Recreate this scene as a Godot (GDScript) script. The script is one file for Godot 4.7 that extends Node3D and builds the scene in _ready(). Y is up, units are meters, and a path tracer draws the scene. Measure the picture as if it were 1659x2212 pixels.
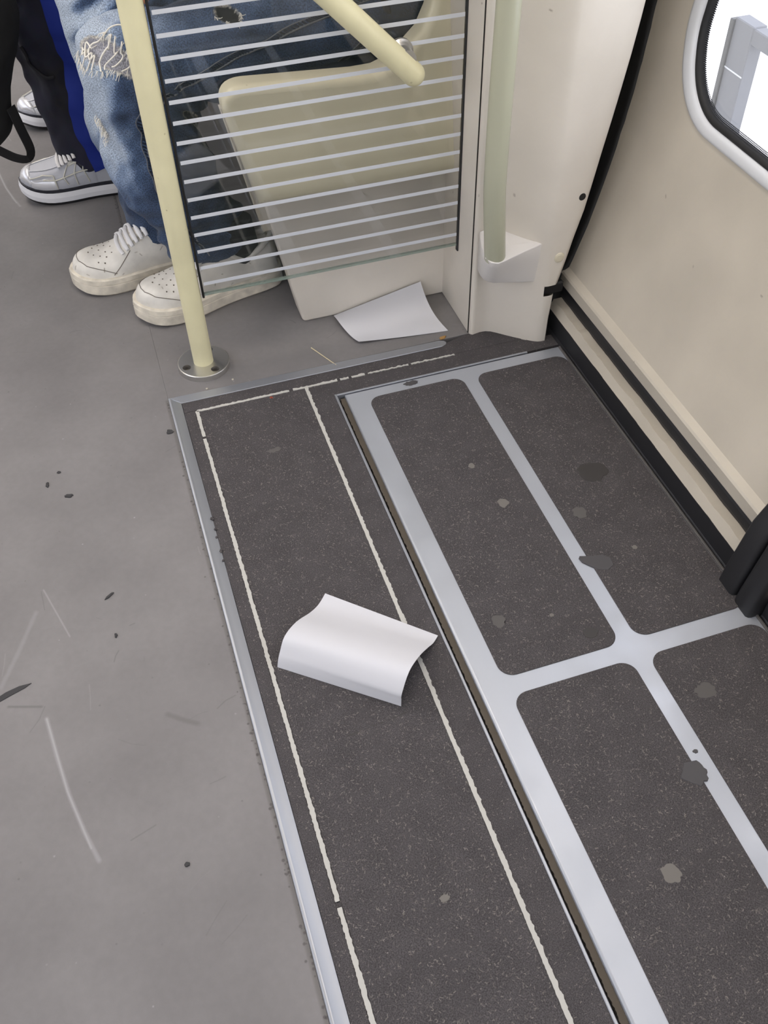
extends Node3D
# Interior of a tram at the doors: worn floor, step plate with grip pads, glass partition, two seated passengers.

var rng := RandomNumberGenerator.new()
var used := {}
var M := {}

# ---------------------------------------------------------------- naming
func numbered(n: String) -> String:
	if not used.has(n):
		used[n] = 0
		return n
	used[n] += 1
	return "%s_%03d" % [n, used[n]]

func thing(called: String, label: String, category: String, at := Vector3.ZERO, group := "") -> Node3D:
	var o := Node3D.new()
	o.name = numbered(called)
	add_child(o)
	o.position = at
	tag(o, label, category, group)
	return o

func tag(o: Node3D, label: String, category: String, group := "") -> void:
	o.set_meta("label", label)
	o.set_meta("category", category)
	if group != "":
		o.set_meta("group", group)

func put(called: String, mesh: Mesh, mat: Material, parent: Node = null) -> MeshInstance3D:
	var o := MeshInstance3D.new()
	o.name = called if parent else numbered(called)
	o.mesh = mesh
	o.material_override = mat
	if parent:
		parent.add_child(o, true)
	else:
		add_child(o, true)
	return o

func struct(called: String, mesh: Mesh, mat: Material, parent: Node = null) -> MeshInstance3D:
	var o := put(called, mesh, mat, parent)
	if parent == null:
		o.set_meta("kind", "structure")
	return o

# ---------------------------------------------------------------- shapes
func new_st() -> SurfaceTool:
	var st := SurfaceTool.new()
	st.begin(Mesh.PRIMITIVE_TRIANGLES)
	return st

func done(st: SurfaceTool) -> ArrayMesh:
	st.generate_normals()
	return st.commit()

func tri(st: SurfaceTool, a: Vector3, b: Vector3, c: Vector3) -> void:
	st.add_vertex(a)
	st.add_vertex(b)
	st.add_vertex(c)

func quad(st: SurfaceTool, a: Vector3, b: Vector3, c: Vector3, d: Vector3) -> void:
	tri(st, a, b, c)
	tri(st, a, c, d)

# chamfered box
func add_box(st: SurfaceTool, c: Vector3, s: Vector3, bev := 0.002) -> void:
	st.set_smooth_group(-1)
	var h := s * 0.5
	bev = minf(bev, minf(h.x, minf(h.y, h.z)) * 0.9)
	for ax in 3:
		for sg in [-1.0, 1.0]:
			var u := (ax + 1) % 3
			var v := (ax + 2) % 3
			var p: Array[Vector3] = []
			for k in [[-1, -1], [1, -1], [1, 1], [-1, 1]]:
				var q := Vector3.ZERO
				q[ax] = sg * h[ax]
				q[u] = k[0] * (h[u] - bev)
				q[v] = k[1] * (h[v] - bev)
				p.append(c + q)
			if sg > 0:
				quad(st, p[0], p[3], p[2], p[1])
			else:
				quad(st, p[0], p[1], p[2], p[3])
	for ax in 3:
		var u := (ax + 1) % 3
		var v := (ax + 2) % 3
		for k in [[-1, -1], [1, -1], [1, 1], [-1, 1]]:
			var p: Array[Vector3] = []
			for e in [[-1, 0], [1, 0], [1, 1], [-1, 1]]:
				var q := Vector3.ZERO
				q[ax] = e[0] * (h[ax] - bev)
				q[u] = k[0] * (h[u] - (bev if e[1] == 1 else 0.0))
				q[v] = k[1] * (h[v] - (bev if e[1] == 0 else 0.0))
				p.append(c + q)
			if k[0] * k[1] > 0:
				quad(st, p[0], p[1], p[2], p[3])
			else:
				quad(st, p[3], p[2], p[1], p[0])
	for sx in [-1.0, 1.0]:
		for sy in [-1.0, 1.0]:
			for sz in [-1.0, 1.0]:
				var a := c + Vector3(sx * h.x, sy * (h.y - bev), sz * (h.z - bev))
				var b := c + Vector3(sx * (h.x - bev), sy * h.y, sz * (h.z - bev))
				var d := c + Vector3(sx * (h.x - bev), sy * (h.y - bev), sz * h.z)
				if sx * sy * sz > 0:
					tri(st, a, d, b)
				else:
					tri(st, a, b, d)

func box_mesh(c: Vector3, s: Vector3, bev := 0.002) -> ArrayMesh:
	var st := new_st()
	add_box(st, c, s, bev)
	return done(st)

# flat plate: polygon in the xz plane, from y0 to y1, with a chamfered top edge
func add_plate(st: SurfaceTool, poly: PackedVector2Array, y0: float, y1: float, bev := 0.0) -> void:
	var n := poly.size()
	if Geometry2D.is_polygon_clockwise(poly):
		poly.reverse()
	var inner := PackedVector2Array()
	for i in n:
		var a := poly[(i + n - 1) % n]
		var b := poly[(i + 1) % n]
		var p := poly[i]
		var d1 := (p - a).normalized()
		var d2 := (b - p).normalized()
		var nn := (Vector2(-d1.y, d1.x) + Vector2(-d2.y, d2.x))
		var l := nn.length()
		inner.append(p + nn / maxf(l * l * 0.5, 0.3) * bev)
	var idx := Geometry2D.triangulate_polygon(inner)
	st.set_smooth_group(-1)
	for k in range(0, idx.size(), 3):
		var q0 := inner[idx[k]]
		var q1 := inner[idx[k + 1]]
		var q2 := inner[idx[k + 2]]
		var up := (q1 - q0).cross(q2 - q0) > 0
		var a3 := Vector3(q0.x, y1, q0.y)
		var b3 := Vector3(q1.x, y1, q1.y)
		var c3 := Vector3(q2.x, y1, q2.y)
		if up:
			tri(st, a3, b3, c3)
		else:
			tri(st, a3, c3, b3)
	for i in n:
		var j := (i + 1) % n
		var t0 := Vector3(poly[i].x, y1 - bev, poly[i].y)
		var t1 := Vector3(poly[j].x, y1 - bev, poly[j].y)
		quad(st, Vector3(t0.x, y0, t0.z), Vector3(t1.x, y0, t1.z), t1, t0)
		if bev > 0.0:
			quad(st, t0, t1, Vector3(inner[j].x, y1, inner[j].y), Vector3(inner[i].x, y1, inner[i].y))

func plate(poly: PackedVector2Array, y0: float, y1: float, bev := 0.0) -> ArrayMesh:
	var st := new_st()
	add_plate(st, poly, y0, y1, bev)
	return done(st)

func rect(x0: float, z0: float, x1: float, z1: float) -> PackedVector2Array:
	return PackedVector2Array([Vector2(x0, z0), Vector2(x1, z0), Vector2(x1, z1), Vector2(x0, z1)])

func round_rect(x0: float, z0: float, x1: float, z1: float, r: float, n := 8) -> PackedVector2Array:
	var o := PackedVector2Array()
	for k in [[x1 - r, z1 - r, 0.0], [x0 + r, z1 - r, 0.5], [x0 + r, z0 + r, 1.0], [x1 - r, z0 + r, 1.5]]:
		for i in n + 1:
			var a: float = PI * (k[2] + 0.5 * i / n)
			o.append(Vector2(k[0] + r * cos(a), k[1] + r * sin(a)))
	return o

func blob(c: Vector2, rx: float, rz: float, sd: int, rough := 0.18, n := 26, turn := 0.0) -> PackedVector2Array:
	var nz := FastNoiseLite.new()
	nz.seed = sd
	nz.frequency = 0.9
	var o := PackedVector2Array()
	for i in n:
		var a := TAU * i / n
		var k := 1.0 + rough * 1.8 * nz.get_noise_2d(cos(a) * 1.4, sin(a) * 1.4)
		o.append(c + Vector2(cos(a) * rx * k, sin(a) * rz * k).rotated(turn))
	return o

# rings: arrays of points; joined in order
func add_loft(st: SurfaceTool, rings: Array, closed := true, caps := true, group := 1) -> void:
	st.set_smooth_group(group)
	for i in rings.size() - 1:
		var a: PackedVector3Array = rings[i]
		var b: PackedVector3Array = rings[i + 1]
		var n := a.size()
		for j in (n if closed else n - 1):
			var k := (j + 1) % n
			quad(st, a[j], a[k], b[k], b[j])
	if caps and closed:
		for e in 2:
			var r: PackedVector3Array = rings[0] if e == 0 else rings[rings.size() - 1]
			var c := Vector3.ZERO
			for p in r:
				c += p
			c /= r.size()
			st.set_smooth_group(-1)
			for j in r.size():
				var k := (j + 1) % r.size()
				if e == 0:
					tri(st, c, r[k], r[j])
				else:
					tri(st, c, r[j], r[k])

func loft(rings: Array, closed := true, caps := true) -> ArrayMesh:
	var st := new_st()
	add_loft(st, rings, closed, caps)
	return done(st)

func smooth_path(pts: PackedVector3Array, step := 0.01) -> PackedVector3Array:
	var c := Curve3D.new()
	for i in pts.size():
		var t := (pts[mini(i + 1, pts.size() - 1)] - pts[maxi(i - 1, 0)]) / 6.0
		c.add_point(pts[i], -t, t)
	c.bake_interval = step
	return c.get_baked_points()

func add_tube(st: SurfaceTool, pts: PackedVector3Array, r0: float, r1 := -1.0, sides := 12, round_end := false, flat := 1.0) -> void:
	if r1 < 0:
		r1 = r0
	var n := pts.size()
	var d0 := (pts[1] - pts[0]).normalized()
	var up := Vector3.UP if absf(d0.y) < 0.9 else Vector3.RIGHT
	var side := d0.cross(up).normalized()
	var rings := []
	var places := []
	for i in n:
		var d := (pts[mini(i + 1, n - 1)] - pts[maxi(i - 1, 0)]).normalized()
		side = (side - d * side.dot(d)).normalized()
		places.append([pts[i], d, side, lerpf(r0, r1, float(i) / (n - 1))])
	if round_end:
		var last: Array = places[n - 1]
		for k in range(1, 6):
			var a := PI * 0.5 * k / 5.0
			places.append([last[0] + last[1] * last[3] * sin(a), last[1], last[2], maxf(last[3] * cos(a), 0.0002)])
	for pl in places:
		var r := PackedVector3Array()
		var up2: Vector3 = pl[2].cross(pl[1])
		for j in sides:
			var a := TAU * j / sides
			r.append(pl[0] + (pl[2] * cos(a) + up2 * sin(a) * flat) * pl[3])
		rings.append(r)
	add_loft(st, rings)

func tube(pts: PackedVector3Array, r0: float, r1 := -1.0, sides := 12, round_end := false, flat := 1.0) -> ArrayMesh:
	var st := new_st()
	add_tube(st, pts, r0, r1, sides, round_end, flat)
	return done(st)

func lathe(profile: PackedVector2Array, sides := 40) -> ArrayMesh:
	var st := new_st()
	var rings := []
	for p in profile:
		var r := PackedVector3Array()
		for j in sides:
			var a := -TAU * j / sides
			r.append(Vector3(cos(a) * p.x, p.y, sin(a) * p.x))
		rings.append(r)
	for i in rings.size() - 1:
		add_loft(st, [rings[i], rings[i + 1]], true, false, i + 2)
	return done(st)

# section: points in a plane given by two axes, swept along a third
func extrude_z(sec: PackedVector2Array, z0: float, z1: float) -> ArrayMesh:   # section in (x, y)
	var st := new_st()
	st.set_smooth_group(-1)
	if Geometry2D.is_polygon_clockwise(sec):
		sec.reverse()
	var n := sec.size()
	for i in n:
		var a := sec[i]
		var b := sec[(i + 1) % n]
		quad(st, Vector3(a.x, a.y, z1), Vector3(a.x, a.y, z0), Vector3(b.x, b.y, z0), Vector3(b.x, b.y, z1))
	var idx := Geometry2D.triangulate_polygon(sec)
	for k in range(0, idx.size(), 3):
		var p := [sec[idx[k]], sec[idx[k + 1]], sec[idx[k + 2]]]
		if (p[1] - p[0]).cross(p[2] - p[0]) < 0:
			p = [p[0], p[2], p[1]]
		tri(st, Vector3(p[0].x, p[0].y, z1), Vector3(p[2].x, p[2].y, z1), Vector3(p[1].x, p[1].y, z1))
		tri(st, Vector3(p[0].x, p[0].y, z0), Vector3(p[1].x, p[1].y, z0), Vector3(p[2].x, p[2].y, z0))
	return done(st)

func ragged(p0: Vector2, p1: Vector2, w: float, jl: float, jr: float, sd: int, y0: float, y1: float, chips := 0.0) -> ArrayMesh:
	var st := new_st()
	var g := RandomNumberGenerator.new()
	g.seed = sd
	var nz := FastNoiseLite.new()
	nz.seed = sd
	nz.frequency = 150.0
	nz.fractal_octaves = 3
	var n := maxi(2, int(p0.distance_to(p1) / 0.0018))
	var d := (p1 - p0).normalized()
	var s := Vector2(-d.y, d.x)
	var left := PackedVector2Array()
	var right := PackedVector2Array()
	var flush := func():
		if left.size() > 1:
			var poly := left.duplicate()
			var rr := right.duplicate()
			rr.reverse()
			poly.append_array(rr)
			st.set_smooth_group(-1)
			for i in left.size() - 1:
				var a := Vector3(left[i].x, y1, left[i].y)
				var b := Vector3(right[i].x, y1, right[i].y)
				var a2 := Vector3(left[i + 1].x, y1, left[i + 1].y)
				var b2 := Vector3(right[i + 1].x, y1, right[i + 1].y)
				var dn := Vector3(0, y0 - y1, 0)
				quad(st, a, a2, b2, b)
				quad(st, a, a + dn, a2 + dn, a2)
				quad(st, b2, b2 + dn, b + dn, b)
		left.clear()
		right.clear()
	var skip := 0
	for i in n + 1:
		var c := p0.lerp(p1, float(i) / n)
		var along := p0.distance_to(c)
		if skip > 0:
			skip -= 1
			if skip == 0:
				flush.call()
			continue
		if g.randf() < chips:
			skip = g.randi_range(2, 3)
		left.append(c + s * (w * 0.5 + jl * nz.get_noise_2d(along, 3.0 + sd)))
		right.append(c - s * (w * 0.5 + jr * maxf(-0.3, nz.get_noise_2d(along * 0.6, 40.0 + sd)) * 1.5))
	flush.call()
	return done(st)

# ---------------------------------------------------------------- bodies: tapered capsules joined smoothly, meshed as surface nets
class Field:
	var A: Array[Vector3] = []
	var BA: Array[Vector3] = []
	var IL: PackedFloat32Array = []
	var RA: PackedFloat32Array = []
	var RD: PackedFloat32Array = []
	var k := 0.03
	var squash := Vector3.ONE
	var planes: Array[Plane] = []
	var noise: FastNoiseLite
	var amp := 0.0
	var folds: Callable
	func chain(list: Array) -> Field:
		for i in list.size() - 1:
			var a: Vector3 = list[i][0] * squash
			var b: Vector3 = list[i + 1][0] * squash
			A.append(a)
			BA.append(b - a)
			IL.append(1.0 / maxf((b - a).length_squared(), 1e-9))
			RA.append(list[i][1])
			RD.append(list[i + 1][1] - list[i][1])
		return self
	func cap(p: Plane) -> Field:
		planes.append(p)
		return self
	func at(q: Vector3) -> float:
		var p := q * squash
		var d := 9.0
		for i in A.size():
			var pa := p - A[i]
			var h := clampf(pa.dot(BA[i]) * IL[i], 0.0, 1.0)
			var dd := (pa - BA[i] * h).length() - RA[i] - RD[i] * h
			var m := maxf(k - absf(d - dd), 0.0)
			d = minf(d, dd) - m * m * 0.25 / k
		if amp > 0.0 and absf(d) < 0.06:
			d += noise.get_noise_3dv(q) * amp
		if folds.is_valid() and absf(d) < 0.06:
			d += folds.call(q)
		for pl in planes:
			d = maxf(d, pl.distance_to(q))
		return d
	func bounds() -> AABB:
		var b := AABB(A[0] / squash, Vector3.ZERO)
		for i in A.size():
			for e in [[A[i], RA[i]], [A[i] + BA[i], RA[i] + RD[i]]]:
				var r: Vector3 = Vector3.ONE * (e[1] + 0.02) / squash
				b = b.merge(AABB(e[0] / squash - r, r * 2.0))
		return b

func net(f: Field, cell: float, paint = null) -> Array:
	var b := f.bounds()
	var o := b.position
	var nx := int(b.size.x / cell) + 10
	var ny := int(b.size.y / cell) + 10
	var nz := int(b.size.z / cell) + 10
	var sy := nx
	var sz := nx * ny
	var v := PackedFloat32Array()
	v.resize(nx * ny * nz)
	v.fill(99.0)
	var B := 6
	var reach := B * cell * 0.9 + 0.012
	var blocks := []
	for bz in range(0, nz - B, B):
		for by in range(0, ny - B, B):
			for bx in range(0, nx - B, B):
				var c := o + Vector3(bx + B * 0.5, by + B * 0.5, bz + B * 0.5) * cell
				if absf(f.at(c)) > reach:
					continue
				blocks.append([bx, by, bz])
				for z in range(bz, bz + B + 1):
					for y in range(by, by + B + 1):
						var at0 := y * sy + z * sz
						for x in range(bx, bx + B + 1):
							if v[at0 + x] > 98.0:
								v[at0 + x] = f.at(o + Vector3(x, y, z) * cell)
	var ids := {}
	var pts := PackedVector3Array()
	for bl in blocks:
		for z in range(bl[2], bl[2] + B):
			for y in range(bl[1], bl[1] + B):
				for x in range(bl[0], bl[0] + B):
					var i0: int = x + y * sy + z * sz
					var s0 := v[i0] < 0
					var mixed := false
					for q in [1, sy, sy + 1, sz, sz + 1, sz + sy, sz + sy + 1]:
						if (v[i0 + q] < 0) != s0:
							mixed = true
							break
					if not mixed:
						continue
					var sum := Vector3.ZERO
					var cnt := 0
					for e in [[0, 1, 0], [sy, 1, 0], [sz, 1, 0], [sy + sz, 1, 0], [0, sy, 1], [1, sy, 1], [sz, sy, 1], [sz + 1, sy, 1], [0, sz, 2], [1, sz, 2], [sy, sz, 2], [sy + 1, sz, 2]]:
						var va := v[i0 + e[0]]
						var vb := v[i0 + e[0] + e[1]]
						if (va < 0) == (vb < 0):
							continue
						var p := Vector3(1 if e[0] == 1 or e[0] == sy + 1 or e[0] == sz + 1 else 0, 1 if e[0] == sy or e[0] == sy + 1 or e[0] == sy + sz else 0, 1 if e[0] >= sz else 0)
						p[e[2]] += va / (va - vb)
						sum += p
						cnt += 1
					ids[i0] = pts.size()
					pts.append(o + (Vector3(x, y, z) + sum / cnt) * cell)
	var idx := PackedInt32Array()
	var lim := v.size()
	for i0 in ids:
		var s0 := v[i0] < 0
		for ax in 3:
			var st: int = [1, sy, sz][ax]
			var u: int = [sy, sz, 1][ax]
			var w: int = [sz, 1, sy][ax]
			if i0 + st >= lim or v[i0 + st] > 98.0 or (v[i0 + st] < 0) == s0:
				continue
			if not (ids.has(i0 - u) and ids.has(i0 - w) and ids.has(i0 - u - w)):
				continue
			var a: int = ids[i0]
			var bq: int = ids[i0 - u]
			var cq: int = ids[i0 - u - w]
			var dq: int = ids[i0 - w]
			if s0:
				idx.append_array([a, cq, bq, a, dq, cq])
			else:
				idx.append_array([a, bq, cq, a, cq, dq])
	var nor := PackedVector3Array()
	nor.resize(pts.size())
	for t in range(0, idx.size(), 3):
		var n := (pts[idx[t + 2]] - pts[idx[t]]).cross(pts[idx[t + 1]] - pts[idx[t]])
		for q in 3:
			nor[idx[t + q]] += n
	var col := PackedColorArray()
	for i in pts.size():
		nor[i] = nor[i].normalized()
		col.append(paint.call(pts[i], nor[i]) if paint != null else Color.WHITE)
	return [pts, nor, col, idx]

func nets_mesh(list: Array) -> ArrayMesh:
	var P := PackedVector3Array()
	var N := PackedVector3Array()
	var C := PackedColorArray()
	var I := PackedInt32Array()
	for l in list:
		var off := P.size()
		P.append_array(l[0])
		N.append_array(l[1])
		C.append_array(l[2])
		for i in l[3]:
			I.append(i + off)
	var arr := []
	arr.resize(Mesh.ARRAY_MAX)
	arr[Mesh.ARRAY_VERTEX] = P
	arr[Mesh.ARRAY_NORMAL] = N
	arr[Mesh.ARRAY_COLOR] = C
	arr[Mesh.ARRAY_INDEX] = I
	var m := ArrayMesh.new()
	m.add_surface_from_arrays(Mesh.PRIMITIVE_TRIANGLES, arr)
	return m

# walk from a point onto the surface of a field
func onto(f: Field, p: Vector3, lift := 0.0) -> Vector3:
	for i in 12:
		var e := 0.002
		var d := f.at(p)
		var g := Vector3(f.at(p + Vector3(e, 0, 0)) - d, f.at(p + Vector3(0, e, 0)) - d, f.at(p + Vector3(0, 0, e)) - d)
		if g.length() < 1e-7:
			break
		p -= g.normalized() * (d - lift)
	return p

# ---------------------------------------------------------------- materials
func lin(r: int, g: int, b: int) -> Color:
	return Color8(r, g, b).srgb_to_linear()

func mat(key: String, c: Color, rough: float, metal := 0.0) -> StandardMaterial3D:
	var m := StandardMaterial3D.new()
	m.resource_name = key
	m.albedo_color = c
	m.roughness = rough
	m.metallic = metal
	M[key] = m
	return m

func world_map(m: StandardMaterial3D, tex: Texture2D, tile: float, what := "albedo", offset := Vector3.ZERO) -> void:
	m.uv1_triplanar = true
	m.uv1_world_triplanar = true
	m.uv1_scale = Vector3.ONE / tile
	m.uv1_offset = offset
	m.uv1_triplanar_sharpness = 8.0
	if what == "albedo":
		m.albedo_texture = tex
	elif what == "rough":
		m.roughness_texture = tex
	elif what == "height":
		m.heightmap_enabled = true
		m.heightmap_texture = tex

func noise_image(w: int, freq: float, oct: int, sd: int) -> Image:
	var n := FastNoiseLite.new()
	n.seed = sd
	n.frequency = freq
	n.fractal_octaves = oct
	n.noise_type = FastNoiseLite.TYPE_SIMPLEX_SMOOTH
	return n.get_seamless_image(w, w)

class Canvas:
	var w: int
	var data: PackedByteArray
	func _init(n: int, base: Color, noises: Array) -> void:   # noises: [image, strength]
		w = n
		data.resize(n * n * 3)
		var srcs := []
		var amps := []
		for q in noises:
			srcs.append(q[0].get_data())
			amps.append(q[1] / 255.0)
		var r := base.r8
		var g := base.g8
		var b := base.b8
		var k := srcs.size()
		for i in n * n:
			var f := 1.0
			for j in k:
				f += (srcs[j][i] - 128) * amps[j]
			data[i * 3] = clampi(int(r * f), 0, 255)
			data[i * 3 + 1] = clampi(int(g * f), 0, 255)
			data[i * 3 + 2] = clampi(int(b * f), 0, 255)
	func dot(x: float, y: float, rad: float, c: Color, alpha: float) -> void:
		var r := int(ceil(rad))
		for dy in range(-r, r + 1):
			for dx in range(-r, r + 1):
				var px := posmod(int(x) + dx, w)
				var py := posmod(int(y) + dy, w)
				var d := Vector2(int(x) + dx - x + 0.5, int(y) + dy - y + 0.5).length()
				var a := alpha * clampf(rad - d + 0.5, 0.0, 1.0)
				if a <= 0.0:
					continue
				var i := (py * w + px) * 3
				data[i] = int(lerpf(data[i], c.r8, a))
				data[i + 1] = int(lerpf(data[i + 1], c.g8, a))
				data[i + 2] = int(lerpf(data[i + 2], c.b8, a))
	func stroke(pts: Array, rad: float, c: Color, alpha: float, soft := false) -> void:
		for i in pts.size() - 1:
			var a: Vector2 = pts[i]
			var b: Vector2 = pts[i + 1]
			var n := maxi(1, int(a.distance_to(b) / maxf(rad * 0.7, 0.6)))
			for j in n:
				var p := a.lerp(b, float(j) / n)
				if soft:
					for q in 3:
						dot(p.x, p.y, rad * (0.4 + 0.3 * q), c, alpha * 0.3)
				else:
					dot(p.x, p.y, rad, c, alpha)
	func texture() -> ImageTexture:
		return ImageTexture.create_from_image(Image.create_from_data(w, w, false, Image.FORMAT_RGB8, data))

func make_materials() -> void:
	rng.seed = 7
	# worn grey vinyl: one tile is 1.6 m, laid so that x -0.8..0.8 and z -1.6..0 is one tile
	var S := 2048
	var fl := Canvas.new(S, Color8(128, 125, 125), [[noise_image(S, 0.004, 5, 3), 0.10], [noise_image(S, 0.05, 3, 9), 0.035]])
	var P := func(x: float, z: float) -> Vector2: return Vector2((x + 0.8) / 1.6, (z + 1.6) / 1.6) * S
	for i in 110:
		var c := Vector2(rng.randf() * S, rng.randf() * S)
		var a := rng.randf() * TAU
		var l := rng.randf_range(4, 28)
		var bend := rng.randf_range(-0.35, 0.35)
		var pts := [c, c + Vector2.from_angle(a) * l, c + Vector2.from_angle(a) * l + Vector2.from_angle(a + bend) * l]
		var dark := rng.randf() < 0.7
		fl.stroke(pts, rng.randf_range(0.5, 1.0), Color8(104, 102, 102) if dark else Color8(158, 156, 156), rng.randf_range(0.06, 0.25))
	for i in 420:
		fl.dot(rng.randf() * S, rng.randf() * S, rng.randf_range(0.7, 1.7), Color8(92, 90, 90) if rng.randf() < 0.75 else Color8(196, 196, 196), rng.randf_range(0.15, 0.5))
	var smear := func(list: Array, rad: float, c: Color, al: float):
		var pp := []
		for q in list:
			pp.append(P.call(q[0], q[1]))
		fl.stroke(pp, rad, c, al, true)
	smear.call([[-0.252, -0.755], [-0.243, -0.69], [-0.233, -0.633], [-0.220, -0.58], [-0.206, -0.535]], 4.5, Color8(168, 166, 168), 0.45)
	smear.call([[-0.252, -0.755], [-0.235, -0.64], [-0.214, -0.555]], 2.0, Color8(178, 176, 178), 0.45)
	smear.call([[-0.253, -0.94], [-0.28, -0.88], [-0.31, -0.82]], 6.0, Color8(156, 155, 156), 0.3)
	smear.call([[-0.098, -0.71], [-0.08, -0.695], [-0.058, -0.68]], 6.0, Color8(98, 95, 93), 0.16)
	smear.call([[-0.30, -0.79], [-0.255, -0.775]], 3.0, Color8(105, 103, 103), 0.4)
	smear.call([[-0.31, -1.42], [-0.315, -1.38], [-0.33, -1.33]], 3.0, Color8(105, 103, 103), 0.3)
	smear.call([[-0.21, -0.88], [-0.24, -0.98]], 2.0, Color8(178, 176, 176), 0.3)
	smear.call([[0.004, -1.345], [0.004, -1.1], [0.005, -0.7], [0.004, -0.25]], 5.0, Color8(100, 96, 93), 0.35)   # grime along the trim
	for i in 160:
		var q: Vector2 = P.call(0.0072 - absf(rng.randfn(0, 0.004)), rng.randf_range(-1.34, -0.1))
		fl.dot(q.x, q.y, rng.randf_range(0.8, 2.5), Color8(70, 67, 66), 0.5)
	var m := mat("vinyl", Color.WHITE, 0.45)
	m.metallic_specular = 0.3
	world_map(m, fl.texture(), 1.6, "albedo", Vector3(0.5, 0.0, 1.0))
	# dark grit covering with pale worm-like flecks
	for kind in 2:
		var G := 1024
		var gr := Canvas.new(G, Color8(80, 77, 78), [[noise_image(G, 0.16, 2, 5 + kind), 0.5], [noise_image(G, 0.006, 4, 21), 0.10]])
		var hg := Canvas.new(G, Color8(100, 100, 100), [[noise_image(G, 0.16, 2, 5 + kind), 0.7]])
		for i in (3600 if kind == 0 else 2000):
			var c := Vector2(rng.randf() * G, rng.randf() * G)
			var a := rng.randf() * TAU
			var l := rng.randf_range(2, 6)
			var bend := rng.randf_range(-1.6, 1.6)
			var pts := [c, c + Vector2.from_angle(a) * l, c + Vector2.from_angle(a) * l + Vector2.from_angle(a + bend) * l]
			var t := rng.randf()
			gr.stroke(pts, rng.randf_range(0.8, 1.5), Color8(136, 130, 124).lerp(Color8(92, 89, 87), t), rng.randf_range(0.4, 0.9))
			hg.stroke(pts, 1.5, Color8(190, 190, 190), 0.8)
		for i in 90:
			gr.dot(rng.randf() * G, rng.randf() * G, rng.randf_range(0.8, 2.0), Color8(170, 165, 158), rng.randf_range(0.4, 0.9))
		m = mat("grit" if kind == 0 else "grit_fine", Color.WHITE, 0.85)
		world_map(m, gr.texture(), 0.36 if kind == 0 else 0.29, "albedo", Vector3(0.13, 0, 0.41))
		world_map(m, hg.texture(), 0.36 if kind == 0 else 0.29, "height", Vector3(0.13, 0, 0.41))
		m.heightmap_scale = 0.06
		m.metallic_specular = 0.13
	mat("aluminium", Color8(168, 171, 178), 0.42, 0.7)
	m = mat("steel", Color8(180, 184, 192), 0.30, 0.45)
	var ns := Canvas.new(512, Color8(128, 128, 128), [[noise_image(512, 0.01, 3, 31), 0.5], [noise_image(512, 0.12, 2, 32), 0.12]])
	world_map(m, ns.texture(), 0.5, "rough")
	m.roughness = 0.84
	mat("polished", Color8(200, 198, 194), 0.34, 0.9)
	mat("joint", Color8(188, 186, 180), 0.7)
	mat("dirt", Color8(92, 84, 74), 0.9)
	mat("black", Color8(16, 16, 18), 0.6)
	mat("rubber", Color8(34, 34, 37), 0.55)
	mat("groove", Color8(34, 31, 29), 0.9)
	m = mat("cream", Color.WHITE, 0.38)
	var cr := Canvas.new(512, Color8(226, 219, 180), [[noise_image(512, 0.006, 4, 41), 0.07]])
	for i in 26:
		cr.dot(rng.randf() * 512, rng.randf() * 512, rng.randf_range(0.7, 2.0), Color8(120, 108, 70), rng.randf_range(0.2, 0.6))
	world_map(m, cr.texture(), 0.45)
	m = mat("seat_shell", Color.WHITE, 0.33)
	cr = Canvas.new(512, Color8(244, 236, 206), [[noise_image(512, 0.006, 4, 43), 0.05]])
	for i in 8:
		cr.dot(rng.randf() * 512, rng.randf() * 512, rng.randf_range(0.7, 1.6), Color8(130, 115, 80), rng.randf_range(0.2, 0.5))
	world_map(m, cr.texture(), 0.6)
	m = mat("beige", Color.WHITE, 0.36)
	cr = Canvas.new(512, Color8(194, 186, 172), [[noise_image(512, 0.006, 5, 45), 0.07]])
	for i in 14:
		var c2 := Vector2(rng.randf() * 512, rng.randf() * 512)
		cr.stroke([c2, c2 + Vector2.from_angle(rng.randf() * TAU) * rng.randf_range(1, 5)], 0.7, Color8(110, 100, 88), rng.randf_range(0.2, 0.5))
	world_map(m, cr.texture(), 0.7)
	m = mat("cover", Color.WHITE, 0.36)
	cr = Canvas.new(512, Color8(219, 212, 201), [[noise_image(512, 0.006, 5, 46), 0.06]])
	for i in 12:
		var c4 := Vector2(rng.randf() * 512, rng.randf() * 512)
		cr.stroke([c4, c4 + Vector2.from_angle(rng.randf() * TAU) * rng.randf_range(1, 5)], 0.7, Color8(120, 110, 98), rng.randf_range(0.2, 0.5))
	world_map(m, cr.texture(), 0.7)
	mat("white_plastic", Color8(222, 218, 214), 0.4)
	mat("button", Color8(214, 206, 184), 0.45)
	mat("window_frame", Color8(216, 218, 222), 0.22)
	m = mat("rail_green", Color8(178, 178, 156), 0.25)
	m.clearcoat_enabled = true
	m.clearcoat = 0.4
	m = mat("glass", Color(0.22, 0.26, 0.23, 0.125), 0.02)
	m.transparency = BaseMaterial3D.TRANSPARENCY_ALPHA
	m = mat("glass_edge", Color(0.56, 0.63, 0.59, 0.55), 0.1)
	m.transparency = BaseMaterial3D.TRANSPARENCY_ALPHA
	m = mat("window_glass", Color(0.9, 0.95, 0.95, 0.02), 0.02)
	m.transparency = BaseMaterial3D.TRANSPARENCY_ALPHA
	mat("stripe", Color8(208, 211, 217), 0.5)
	m = mat("paper", Color8(216, 216, 221), 0.75)
	m.backlight_enabled = true
	m.backlight = Color(0.35, 0.35, 0.35)
	mat("wood", Color8(214, 202, 170), 0.7)
	mat("ceiling", Color8(225, 224, 218), 0.7)
	mat("wall", Color8(212, 206, 194), 0.6)
	mat("concrete", Color8(232, 230, 226), 0.9)
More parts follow.
